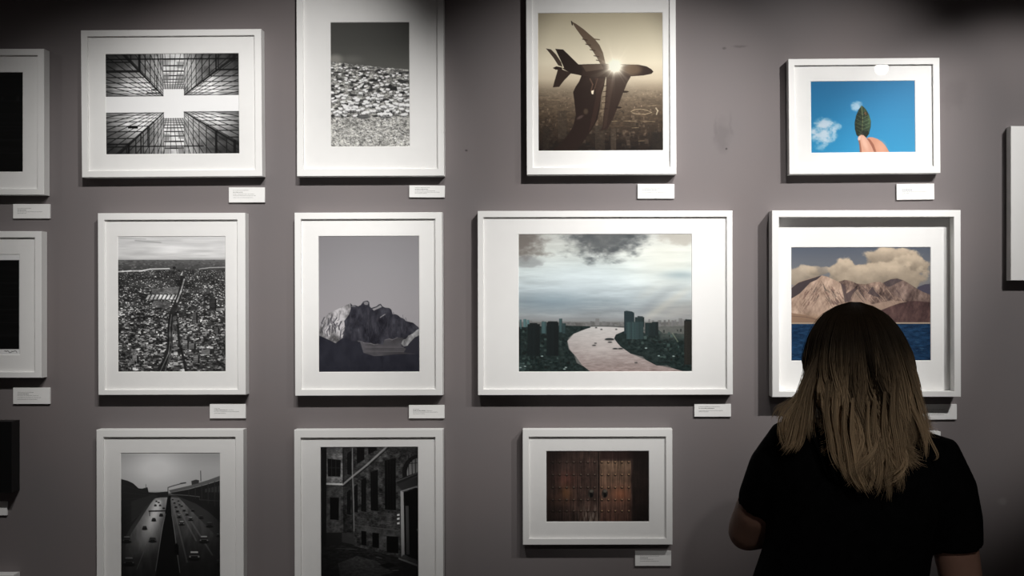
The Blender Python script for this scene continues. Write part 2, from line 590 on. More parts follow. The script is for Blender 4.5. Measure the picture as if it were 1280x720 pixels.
    gl = np.exp(-(R / 34) ** 2) * 1.1 + .52 * np.exp(-R / 62) + .35 * ray * np.exp(-R / 48)
    gl = np.clip(gl, 0, 1)
    c.mix(gl, (253, 244, 222))
    c.ell(475, 303, 38, 24, (190, 160, 122), .32, .5)
    vg = smooth(np.hypot((c.X - 330) / 330, (c.Y - 300) / 400), .75, 1.35)
    c.mix(vg * .35, (30, 22, 16))
    return c


def paint_leaf(w, h):
    c = Canvas(78, 174, 797, 667, w, h, 2.4)
    t = (c.Y - 174) / 493
    r = (c.X - 78) / 719
    for i, (a, b, k) in enumerate(((30, 40, 22), (110, 142, 12), (160, 192, 8))):
        c.im[..., i] = a + (b - a) * t + k * r
    n = c.fbm(48, 40, 31, 6, .6)

    def cloud(cx, cy, rx, ry, a, th=.42):
        q = np.clip(1 - np.hypot((c.X - cx) / rx, (c.Y - cy) / ry), 0, 1)
        m = smooth(q * 1.0 + (n - .5) * 1.3, th - .25, th + .55)
        c.mix(m * a * smooth(q, 0, .25), (205, 220, 232))
    cloud(160, 535, 120, 100, .95, .30)
    cloud(165, 465, 80, 55, .9, .28)
    cloud(245, 490, 55, 50, .7, .32)
    cloud(150, 620, 60, 40, .5, .35)
    cloud(398, 350, 55, 45, .75, .30)
    leaf = [(428, 343), (408, 372), (390, 412), (380, 460), (381, 505), (392, 545), (415, 565), (460, 562), (478, 535), (490, 490),
            (492, 450), (480, 408), (460, 372), (440, 350)]
    n3 = c.fbm(16, 22, 41, 3)
    g = .8 + (n3 - .5) * .9
    shade = np.interp(c.X, [380, 425, 440, 492], [.8, 1.0, 1.15, 1.45])
    img = np.stack([50 * g * shade, 66 * g * shade, 47 * g * shade], -1)
    c.poly(leaf, img)
    c.line([(428, 345), (436, 430), (432, 500), (428, 560)], 3.2, (132, 138, 92), .9)
    for k in range(7):
        y = 385 + k * 25
        c.seg(434, y + 22, 434 - (28 + 20 * math.sin(k / 6 * PI)), y, 2.2, (98, 112, 78), .7)
        c.seg(434, y + 22, 434 + (26 + 24 * math.sin(k / 6 * PI)), y + 4, 2.2, (126, 140, 110), .7)
        c.seg(434, y + 30, 434 - (24 + 20 * math.sin(k / 6 * PI)), y + 10, 5, (26, 36, 28), .55)
        c.seg(434, y + 32, 434 + (22 + 22 * math.sin(k / 6 * PI)), y + 16, 4, (34, 46, 36), .5)
    c.ell(455, 398, 7, 12, (120, 84, 56), .7, .5, -.4)
    c.poly([(428, 520), (470, 515), (480, 535), (460, 562), (415, 565)], (22, 26, 20), .75)
    # index finger behind, thumb in front
    c.poly([(464, 566), (480, 560), (505, 562), (535, 572), (565, 592), (590, 620), (616, 662), (616, 668), (510, 668), (488, 622)], (206, 148, 122))
    c.poly([(464, 566), (485, 575), (510, 610), (530, 668), (505, 668), (488, 622)], (140, 84, 66), .75)
    c.ell(560, 628, 30, 40, (226, 172, 146), .6, .7, -.5)
    c.poly([(402, 570), (408, 552), (424, 544), (440, 547), (458, 563), (478, 592), (498, 630), (514, 668), (416, 668), (412, 610)], (212, 160, 136))
    c.poly([(402, 572), (416, 580), (424, 630), (428, 668), (414, 668), (410, 610)], (132, 84, 66), .75)
    c.ell(448, 600, 16, 52, (232, 188, 166), .7, .7, -.35)
    c.poly([(400, 572), (406, 556), (420, 552), (418, 574), (408, 584)], (232, 196, 180), .9)
    return c


def paint_city(w, h):
    c = Canvas(47, 42, 556, 678, w, h, 2.7)
    c.vgrad([(42, 186), (100, 194), (140, 184), (152, 160), (153, 88), (190, 64), (210, 52), (678, 36)])
    sky = np.clip((152 - c.Y) / 4, 0, 1)
    st = c.fbm(150, 14, 5, 4)
    c.im += ((st - .5) * 60 * sky)[..., None]
    c.seg(130, 62, 250, 72, 6, 140, .6)
    c.seg(60, 52, 180, 56, 4, 150, .6)
    rnd = random.Random(21)
    for i in range(220):
        x = rnd.uniform(40, 556)
        y = rnd.uniform(152, 200)
        c.poly([(x, y), (x + 10, y), (x + 10, y + 5), (x, y + 5)], rnd.choice((50, 60, 95, 110)), .5, 2)
    c.poly([(470, 160), (556, 152), (556, 160)], 90)
    ground = smooth(c.Y, 196, 204)
    c.mix(ground, np.repeat((34 + 26 * c.fbm(30, 18, 7, 3))[..., None], 3, 2))
    ys = np.sort(np.array([200 + 478 * rnd.random() ** 1.25 for _ in range(6500)]))
    for y in ys:
        s = (y - 178) / 480
        ww, hh = (2.5 + 15 * s) * rnd.uniform(.5, 1.3), (1.6 + 9 * s) * rnd.uniform(.5, 1.3)
        x = rnd.uniform(42, 556)
        r = rnd.random()
        g = rnd.uniform(22, 60) if r < .46 else rnd.uniform(60, 125) if r < .78 else rnd.uniform(130, 215)
        sk = rnd.uniform(-.6, .6) * ww
        c.poly([(x, y), (x + ww, y + sk * .4), (x + ww - sk * .3, y + hh + sk * .4), (x - sk * .3, y + hh)], g, .95, 2)
        if g > 90:
            c.poly([(x - sk * .3, y + hh), (x + ww - sk * .3, y + hh + sk * .4), (x + ww - sk * .3, y + hh * 1.8), (x - sk * .3, y + hh * 1.8)], 22, .8, 2)
    c.line([(47, 208), (110, 204), (160, 204), (200, 196), (290, 194)], 6, 190, .9)
    c.line([(430, 196), (480, 190), (556, 188)], 4, 165, .8)
    c.ell(313, 190, 8, 6, 20, .9)
    # halls with pale ridged roofs
    c.poly([(210, 290), (335, 278), (345, 300), (330, 312), (205, 312)], 105, .8)
    c.poly([(178, 316), (330, 316), (320, 340), (172, 340)], 60)
    for k in range(8):
        x = 182 + k * 19
        c.poly([(x + 9, 316), (x + 20, 316), (x + 8, 338), (x - 4, 338)], 185)
    c.poly([(215, 345), (300, 350), (285, 380), (205, 372)], 110, .7)
    # railway and the block beside it
    rail = [(340, 225), (362, 228), (364, 258), (345, 330), (318, 400), (306, 470), (306, 540), (300, 590), (272, 678), (228, 678),
            (262, 610), (280, 550), (280, 470), (290, 400), (322, 330), (346, 258)]
    c.poly(rail, 34)
    c.line([(360, 245), (345, 300), (325, 350)], 7, 165, .85)
    c.line([(345, 225), (353, 210)], 5, 150, .7)
    c.line([(300, 410), (292, 470), (293, 540), (286, 590), (245, 678)], 3.5, 130, .8)
    c.line([(309, 420), (303, 500), (300, 570), (268, 678)], 2.5, 115, .8)
    c.line([(322, 410), (330, 470), (336, 540), (352, 600), (368, 678)], 12, 26, .9)
    for y in range(415, 678, 24):
        f = (y - 415) / 263
        c.poly([(312 - 2 * f, y), (324 + 6 * f, y), (326 + 6 * f, y + 16), (310 - 3 * f, y + 16)], rnd.choice((70, 95, 150, 60)), .9)
    for (x, y, ww, hh, g) in ((478, 335, 26, 58, 46), (400, 400, 16, 50, 80), (352, 530, 22, 40, 120), (380, 545, 26, 26, 130), (402, 600, 22, 38, 110),
                              (440, 575, 40, 22, 120), (115, 600, 22, 36, 150), (100, 625, 26, 14, 140), (510, 380, 40, 10, 120), (500, 470, 18, 26, 85)):
        c.poly([(x, y), (x + ww, y), (x + ww, y + hh), (x, y + hh)], g)
        c.poly([(x + ww, y), (x + ww + 8, y + 4), (x + ww + 8, y + hh), (x + ww, y + hh)], 24)
        for k in range(int(hh // 9)):
            c.seg(x, y + 6 + k * 9, x + ww, y + 6 + k * 9, 2, g * .5, .7)
    c.line([(480, 390), (556, 450)], 5, 40, .8)
    c.line([(510, 620), (556, 668)], 9, 30, .8)
    cl = c.fbm(42, 20, 44, 4, .6)
    c.im *= (1 + ground * (cl - .5) * 1.5)[..., None]
    vg = smooth(c.Y, 440, 690) * (.1 + .4 * smooth(np.abs(c.X - 240), 60, 320))
    c.mix(vg, 14)
    return c


def paint_peak(w, h):
    c = Canvas(39, 40, 515, 682, w, h, 2.3)
    c.vgrad([(40, (124, 122, 125)), (200, (136, 134, 137)), (400, (149, 146, 149)), (682, (150, 147, 150))])
    c.im += ((c.X - 277) / 476 * 10)[..., None]
    n = c.fbm(26, 44, 6, 5, .62)
    n2 = c.fbm(60, 40, 12, 4)
    ridge = [(39, 476), (58, 450), (72, 424), (88, 404), (104, 398), (122, 388), (150, 374), (176, 366), (190, 357), (200, 368), (212, 366),
             (226, 372), (238, 366), (250, 350), (262, 346), (270, 345), (278, 352), (280, 372), (288, 380), (300, 376), (312, 372),
             (322, 364), (332, 360), (340, 372), (352, 378), (372, 380), (382, 388), (388, 410), (400, 409), (412, 414), (424, 424), (438, 430),
             (450, 442), (468, 446), (484, 450), (498, 462), (508, 470), (515, 482), (515, 682), (39, 682)]
    rock = np.stack([46 + (n - .5) * 90, 46 + (n - .5) * 90, 54 + (n - .5) * 90], -1)
    c.poly(ridge, rock)
    rnd = random.Random(5)
    for k in range(34):
        x = rnd.uniform(190, 480)
        y = 385 + max(0, (x - 380) * .5) + rnd.uniform(0, 60)
        c.line([(x, y), (x + rnd.uniform(-14, 12), y + rnd.uniform(25, 60)), (x + rnd.uniform(-20, 16), y + rnd.uniform(70, 110))], rnd.uniform(1.5, 4), rnd.choice(((32, 32, 38), (62, 61, 68), (36, 36, 42))), .55)
    lit = [(39, 476), (58, 450), (72, 424), (88, 404), (122, 388), (150, 374), (190, 357), (192, 380), (182, 412), (160, 440), (164, 470),
           (152, 520), (120, 545), (80, 530), (39, 512)]
    tone = np.clip(150 + (n - .5) * 300, 44, 186)
    c.poly(lit, np.stack([tone, tone * .985, tone], -1))
    for k in range(26):
        x = rnd.uniform(60, 170)
        y = rnd.uniform(400, 500)
        c.line([(x, y), (x - rnd.uniform(2, 16), y + rnd.uniform(12, 30)), (x - rnd.uniform(4, 14), y + rnd.uniform(30, 45))], rnd.uniform(2, 6), (58, 57, 63), .7)
    c.line([(196, 372), (212, 372)], 4, (140, 138, 140), .7)
    c.poly([(252, 354), (264, 349), (275, 354), (270, 366), (256, 364)], (140, 138, 140), .8)
    c.poly([(292, 384), (314, 376), (330, 366), (338, 375), (318, 384), (300, 392)], (150, 148, 150), .85)
    c.line([(330, 424), (345, 414), (352, 410)], 4, (145, 143, 146), .8)
    # glacier, right snow flank and foreground
    gl = np.stack([82 + (n2 - .5) * 60] * 3, -1)
    c.poly([(222, 532), (245, 536), (262, 546), (285, 543), (305, 552), (325, 548), (342, 553), (348, 532), (372, 524), (395, 526), (412, 518), (440, 522), (436, 545), (426, 560), (450, 572), (480, 580), (515, 592), (515, 612), (240, 612)], gl * np.array([.86, .84, .88]))
    c.line([(250, 543), (285, 547), (300, 552), (318, 549)], 3, (132, 129, 132), .6)
    c.line([(350, 530), (372, 525), (385, 530), (410, 519)], 3, (128, 125, 128), .6)
    for k in range(12):
        y = 555 + k * 4
        c.seg(260, y, 440, y + rnd.uniform(-3, 3), 2, rnd.choice(((60, 58, 62), (104, 101, 104))), .5)
    sn = np.clip(142 + (n - .5) * 190, 60, 170)
    c.poly([(428, 548), (436, 530), (452, 524), (462, 510), (484, 500), (498, 486), (515, 476), (515, 510), (494, 518), (478, 534), (462, 556), (440, 562)], np.stack([sn, sn, sn * 1.01], -1))
    c.poly([(440, 590), (462, 550), (490, 520), (515, 508), (515, 600)], (42, 42, 50))
    fg = np.stack([36 + (n - .5) * 26, 37 + (n - .5) * 26, 46 + (n - .5) * 26], -1)
    c.poly([(39, 508), (70, 520), (120, 545), (160, 520), (200, 535), (235, 540), (250, 590), (300, 606), (340, 604), (400, 598), (450, 596), (515, 598), (515, 682), (39, 682)], fg)
    c.mix(smooth(c.Y, 600, 690) * .4, (28, 29, 38))
    return c


def tower(c, x0, y0, x1, y1, g, win=True, k=7.0, tint=(.84, 1.14, 1.16)):
    t = np.array(tint)
    c.poly([(x0, y0), (x1, y0), (x1, y1), (x0, y1)], tuple(g * t))
    if win:
        y = y0 + 4
        while y < y1 - 2:
            c.seg(x0, y, x1, y, 1.6, tuple(g * .62 * t), .8)
            y += k
        n = max(2, int((x1 - x0) / 9))
        for i in range(1, n):
            c.seg(x0 + (x1 - x0) * i / n, y0, x0 + (x1 - x0) * i / n, y1, 1.6, tuple(g * (1.3 if i % 2 else .7) * t), .6)
    c.poly([(x1 - (x1 - x0) * .3, y0), (x1, y0), (x1, y1), (x1 - (x1 - x0) * .3, y1)], tuple(g * .7 * t), .5)


def paint_river(w, h):
    c = Canvas(38, 30, 858, 682, w, h, 2.2)
    c.vgrad([(30, (186, 188, 184)), (110, (214, 219, 214)), (200, (208, 219, 219)), (280, (194, 206, 210)), (350, (160, 172, 178)),
             (430, (146, 150, 152)), (470, (118, 118, 115)), (682, (60, 60, 58))])
    n = c.fbm(75, 42, 3, 6, .58)
    n2 = c.fbm(200, 26, 8, 6, .6)
    sky = smooth(460 - c.Y, 0, 60)
    c.im += ((n2 - .5) * 75 * sky)[..., None]
    c.mix(np.exp(-(((c.X - 740) / 170) ** 2 + ((c.Y - 170) / 120) ** 2)) * .6 * sky, (226, 226, 214))
    c.mix(np.exp(-(((c.X - 330) / 200) ** 2 + ((c.Y - 240) / 60) ** 2)) * .55 * sky, (214, 226, 230))
    c.mix(np.exp(-(((c.X - 200) / 170) ** 2 + ((c.Y - 350) / 50) ** 2)) * .55 * sky, (138, 158, 170))
    c.mix(np.exp(-(((c.X - 800) / 90) ** 2 + ((c.Y - 225) / 22) ** 2)) * .6 * sky, (138, 158, 166))
    # heavy cloud along the top
    q = 1 - np.hypot((c.X - 435) / 225, (c.Y - 50) / 118)
    m = smooth(q + (n - .5) * 1.0, -.02, .6)
    c.mix(m * .96, np.stack([88 - 22 * (n - .5) * 3, 92 - 20 * (n - .5) * 3, 94 - 18 * (n - .5) * 3], -1))
    q = 1 - np.hypot((c.X - 60) / 150, (c.Y - 70) / 95)
    m = smooth(q + (n - .5) * 1.2, .0, .7)
    c.mix(m * .85, (106, 99, 94))
    q = 1 - np.hypot((c.X - 80) / 110, (c.Y - 165) / 40)
    c.mix(smooth(q + (n - .5) * .9, .1, .5) * .6, (138, 140, 142))
    q = 1 - np.hypot((c.X - 810) / 130, (c.Y - 45) / 50)
    c.mix(smooth(q + (n - .5) * .9, .1, .5) * .6, (168, 162, 152))
    # slanting shafts of light on the right
    d = (c.X - 858) * .72 + (c.Y - 225) * 1.0
    for (a, wd, s, col) in ((10, 26, .38, (214, 208, 192)), (70, 30, -.3, (120, 122, 124)), (130, 28, .3, (204, 200, 186)), (-55, 40, .22, (206, 206, 196)), (200, 60, -.2, (128, 128, 130))):
        mm = np.exp(-((d + a - 60) / wd) ** 2) * smooth(c.X, 540, 700) * smooth(c.Y, 240, 330) * smooth(470 - c.Y, 0, 50)
        c.mix(mm * abs(s), col)
    c.mix(smooth(c.X, 600, 858) * smooth(c.Y, 300, 400) * sky * .35, (158, 148, 140))
    # far city
    rnd = random.Random(3)
    far = smooth(c.Y, 442, 452)
    c.mix(far, np.repeat((104 + 50 * (c.fbm(14, 8, 5, 3) - .5))[..., None], 3, 2) * np.array([1, 1, .98]))
    for i in range(120):
        x = rnd.uniform(38, 858)
        hh = rnd.uniform(2, 16) * (1.7 if x > 640 else 1)
        ww = rnd.uniform(4, 14)
        y = 452 + rnd.uniform(0, 14)
        c.poly([(x, y - hh), (x + ww, y - hh), (x + ww, y + 4), (x, y + 4)], tuple(rnd.uniform(96, 126) * np.array([1, 1, 1])), .8, 2)
    c.poly([(402, 430), (420, 430), (420, 462), (402, 462)], (122, 122, 122))
    c.poly([(744, 436), (752, 436), (752, 462), (744, 462)], (112, 110, 108))
    # river
    wn = c.fbm(26, 5, 9, 4, .6)
    t = (c.Y - 465) / 217
    riv = np.stack([196 - 46 * t, 194 - 60 * t, 192 - 62 * t], -1) + ((wn - .5) * 46 * (0.4 + t))[..., None]
    c.poly([(372, 470), (420, 466), (540, 474), (538, 490), (500, 505), (492, 525), (520, 562), (570, 596), (640, 626), (690, 650), (770, 666),
            (830, 682), (380, 682), (340, 652), (312, 612), (280, 575), (270, 535), (300, 502), (350, 482)], riv)
    c.mix(np.exp(-(((c.X - 420) / 100) ** 2 + ((c.Y - 560) / 60) ** 2)) * .25, (226, 222, 218))
    c.seg(376, 466, 545, 468, 3.5, (70, 72, 72), .9)
    # banks
    gn = c.fbm(14, 9, 33, 4, .7)
    green = np.stack([30 + (gn - .5) * 60, 42 + (gn - .5) * 62, 41 + (gn - .5) * 60], -1)
    c.poly([(38, 470), (120, 466), (250, 462), (372, 466), (380, 472), (335, 486), (298, 502), (276, 520), (268, 540), (276, 575), (300, 600),
            (314, 640), (345, 655), (380, 682), (38, 682)], green)
    c.poly([(535, 490), (498, 506), (490, 524), (505, 545), (520, 562), (568, 596), (625, 610), (640, 626), (690, 652), (740, 652), (770, 666), (830, 684), (858, 684), (858, 505), (720, 500), (700, 484), (640, 500)], green)
    c.mix(smooth(c.X, 690, 720) * smooth(c.Y, 462, 470) * smooth(545 - c.Y, 0, 40) * .6, (88, 92, 88))
    for i in range(330):
        left = rnd.random() < .45
        x = rnd.uniform(38, 300) if left else rnd.uniform(545, 858)
        y = rnd.uniform(478, 680)
        if not left and y > 520 + (x - 490) * .42:
            continue
        if left and x > 250 and y < 620:
            continue
        ww, hh = rnd.uniform(4, 16), rnd.uniform(3, 14)
        g = rnd.choice((18, 24, 30, 55, 75, 95))
        c.poly([(x, y), (x + ww, y), (x + ww, y + hh), (x, y + hh)], (g * .85, g * 1.05, g), .6, 2)
    c.line([(765, 500), (790, 540)], 5, (130, 138, 118), .6)
    for (x, y) in ((150, 607), (70, 655), (255, 668), (262, 660), (48, 660), (700, 606), (770, 608), (640, 570)):
        c.ell(x, y, 6, 3, (175, 190, 188), .8)
    for y in range(640, 682, 8):
        c.seg(38, y, 66, y + 2, 3, (90, 108, 106), .8)
    tower(c, 45, 434, 53, 478, 92)
    tower(c, 62, 432, 76, 470, 104, False)
    tower(c, 78, 436, 90, 468, 110, False)
    tower(c, 148, 444, 170, 500, 84)
    tower(c, 231, 430, 245, 494, 76)
    tower(c, 246, 452, 262, 500, 58)
    tower(c, 38, 470, 48, 600, 24)
    tower(c, 82, 456, 140, 606, 29)
    c.poly([(92, 450), (128, 450), (128, 458), (92, 458)], (26, 34, 34))
    tower(c, 172, 447, 228, 606, 27)
    c.poly([(178, 443), (222, 443), (222, 450), (178, 450)], (22, 30, 30))
    c.poly([(537, 396), (548, 393), (575, 397), (585, 406), (585, 520), (537, 500)], (40, 54, 58))
    for y in range(402, 515, 7):
        c.seg(538, y, 584, y, 1.8, (24, 34, 38), .8)
    tower(c, 588, 424, 632, 470, 46)
    c.poly([(600, 418), (626, 420), (626, 428), (600, 428)], (44, 54, 56))
    tower(c, 548, 446, 628, 527, 64)
    for xx in (572, 598):
        c.seg(xx, 446, xx, 527, 4, (44, 56, 60), .8)
    tower(c, 636, 450, 668, 510, 42)
    tower(c, 668, 446, 698, 512, 36)
    tower(c, 820, 440, 858, 648, 38, True, 8, (1.1, 1.08, 1.0))
    c.poly([(826, 434), (858, 436), (858, 442), (822, 442)], (30, 36, 36))
    for (x, y, L) in ((395, 556, 9), (402, 546, 6), (495, 572, 12), (593, 638, 7), (468, 528, 22), (470, 541, 10), (430, 480, 5), (500, 480, 5), (520, 572, 12), (405, 472, 5)):
        c.ell(x, y, L, max(2.2, L * .28), (34, 40, 42), .95)
        c.ell(x, y + 4, L * 1.2, 2, (120, 110, 106), .6)
    return c


def paint_lake(w, h):
    c = Canvas(42, 41, 825, 677, w, h, 2.3)
    c.vgrad([(41, (86, 93, 106)), (130, (104, 108, 116)), (230, (122, 122, 124)), (677, (100, 100, 100))])
    n = c.fbm(70, 55, 15, 5, .55)
    n1 = c.fbm(120, 60, 4, 4)

    def cloud(cx, cy, rx, ry, th, a=1.0):
        q = 1 - np.hypot((c.X - cx) / rx, (c.Y - cy) / ry)
        m = smooth(q + (n - .5) * .8, th, th + .2)
        lit = np.interp(c.Y - cy, [-ry * .6, ry * .5], [1.08, .82]) + (n - .5) * .35
        c.mix(m * a, np.stack([178 * lit, 162 * lit, 142 * lit], -1))
    cloud(600, 105, 210, 70, .12)
    cloud(700, 150, 150, 75, .10)
    cloud(345, 190, 120, 95, .12)
    cloud(560, 205, 290, 90, .02)
    cloud(110, 200, 150, 65, .08, .9)
    cloud(200, 175, 80, 40, .12, .7)
    m1 = c.fbm(34, 60, 23, 6, .72)
    m1 = .5 + (m1 - .5) * 1.3 + .25 * (vnoise((c.X + c.Y * .7) / 11, (c.Y - c.X * .5) / 34, 77) - .5)
    # far blue hill, back ridges, front ridges
    c.poly([(750, 265), (790, 250), (825, 246), (825, 330), (740, 330)], (74, 70, 84))
    back = np.stack([112 + (m1 - .5) * 110, 93 + (m1 - .5) * 100, 86 + (m1 - .5) * 90], -1)
    c.poly([(540, 250), (570, 235), (600, 222), (632, 216), (670, 226), (710, 250), (745, 272), (780, 292), (825, 310), (825, 470), (520, 470), (520, 270)], back)
    c.poly([(560, 240), (600, 222), (640, 218), (668, 228), (640, 240), (600, 262), (575, 262)], (66, 58, 62), .7)
    mid = np.stack([122 + (m1 - .5) * 170, 101 + (m1 - .5) * 150, 91 + (m1 - .5) * 130], -1)
    c.poly([(310, 235), (345, 224), (375, 230), (410, 245), (460, 250), (505, 238), (545, 236), (570, 262), (605, 300), (645, 325), (700, 345), (700, 470), (300, 470)], mid)
    lit = np.stack([178 + (m1 - .5) * 90, 152 + (m1 - .5) * 84, 134 + (m1 - .5) * 78], -1)
    c.poly([(42, 270), (80, 240), (130, 222), (180, 207), (214, 199), (245, 206), (280, 222), (315, 238), (335, 270), (345, 310), (360, 345), (350, 420), (42, 470)], lit)
    rnd = random.Random(8)
    for k in range(70):
        x = rnd.uniform(110, 340)
        y = 215 + abs(x - 214) * .5 + rnd.uniform(5, 110)
        sgn = 1 if x > 214 else -1
        L = rnd.uniform(16, 44)
        c.line([(x, y), (x + sgn * L * .35 + rnd.uniform(-4, 4), y + L * .55), (x + sgn * L * .6, y + L)], rnd.uniform(1.5, 4.5), (112, 90, 80) if rnd.random() < .7 else (205, 180, 160), .5)
    c.poly([(42, 272), (85, 240), (140, 222), (215, 199), (190, 222), (150, 240), (120, 272), (92, 300), (60, 320), (42, 330)], (58, 50, 54), .92)
    for k in range(46):
        x = rnd.uniform(120, 330)
        y = 212 + abs(x - 214) * .62 + rnd.uniform(12, 95)
        sg = 1 if x > 214 else -1
        L = rnd.uniform(14, 38)
        w0 = rnd.uniform(3, 8)
        c.poly([(x, y), (x + w0, y + 3), (x + w0 + sg * L * .45 + rnd.uniform(-3, 5), y + L * .8), (x + sg * L * .5, y + L), (x - w0 * .4 + sg * L * .2, y + L * .45)], (100 + rnd.uniform(-14, 14), 80, 74), .5)
    c.poly([(320, 240), (350, 262), (352, 300), (395, 275), (412, 272), (390, 300), (370, 345), (345, 350), (335, 300)], (84, 70, 70), .85)
    c.poly([(380, 345), (400, 290), (415, 276), (440, 300), (465, 330), (490, 360), (470, 370), (420, 352)], (172, 148, 130), .7)
    for k in range(46):
        x = rnd.uniform(400, 700)
        y = 255 + rnd.uniform(0, 80) + max(0, (x - 560) * .3)
        L = rnd.uniform(14, 40)
        c.line([(x, y), (x + L * .4, y + L * .5), (x + L * .8, y + L)], rnd.uniform(2, 6), rnd.choice(((78, 66, 66), (88, 74, 72), (168, 144, 128))), .55)
    c.poly([(470, 300), (500, 260), (515, 290), (545, 320), (520, 320)], (70, 60, 62), .75)
    c.poly([(420, 345), (490, 362), (600, 340), (700, 346), (620, 372), (540, 395), (430, 380)], (168, 144, 126), .75)
    hill = np.stack([84 + (m1 - .5) * 60, 62 + (m1 - .5) * 50, 60 + (m1 - .5) * 44], -1)
    c.poly([(500, 420), (545, 395), (600, 372), (650, 355), (700, 345), (740, 342), (825, 350), (825, 472), (500, 472)], hill)
    c.mix(smooth(c.X, 42, 60) * 0 + np.clip((c.Y - 405) / 30, 0, 1) * np.clip((250 - c.X) / 60, 0, 1) * .5, (150, 122, 96))
    c.poly([(42, 408), (120, 420), (190, 440), (260, 455), (260, 470), (42, 470)], (140, 112, 92), .9)
    c.line([(42, 425), (130, 432), (200, 450)], 4, (98, 78, 70), .6)
    c.seg(42, 466, 825, 467, 7, (172, 154, 132))
    c.seg(590, 464, 825, 465, 4, (190, 172, 152), .9)
    wv = c.fbm(34, 8, 40, 4, .65)
    water = np.stack([18 + (wv - .5) * 60, 52 + (wv - .5) * 74, 84 + (wv - .5) * 84], -1)
    c.mix(np.clip((c.Y - 470) / c.u + .5, 0, 1), water)
    for k in range(260):
        y = rnd.uniform(480, 677)
        x = rnd.uniform(42, 825)
        L = rnd.uniform(6, 26) * (y - 440) / 200
        c.seg(x, y, x + L, y + rnd.uniform(-3, 3), 1.2 + (y - 470) / 110, rnd.choice(((70, 108, 132), (12, 34, 60), (10, 30, 54), (96, 128, 146))), .5)
    return c


def car(c, x, y, s, roof=120, tail=True):
    c.ell(x, y + s * .52, s * .8, s * .22, 10, .85, .4)
    c.poly([(x - s * .7, y), (x + s * .7, y), (x + s * .74, y + s * .5), (x - s * .74, y + s * .5)], 22)
    c.poly([(x - s * .48, y - s * .42), (x + s * .48, y - s * .42), (x + s * .66, y), (x - s * .66, y)], 34)
    c.poly([(x - s * .46, y - s * .5), (x + s * .46, y - s * .5), (x + s * .5, y - s * .3), (x - s * .5, y - s * .3)], roof)
    c.seg(x - s * .62, y + s * .06, x + s * .62, y + s * .06, s * .09, roof * .6, .8)
    if tail:
        for q in (-.56, .56):
            c.ell(x + q * s, y + s * .2, s * .12, s * .09, roof * .9, .8)


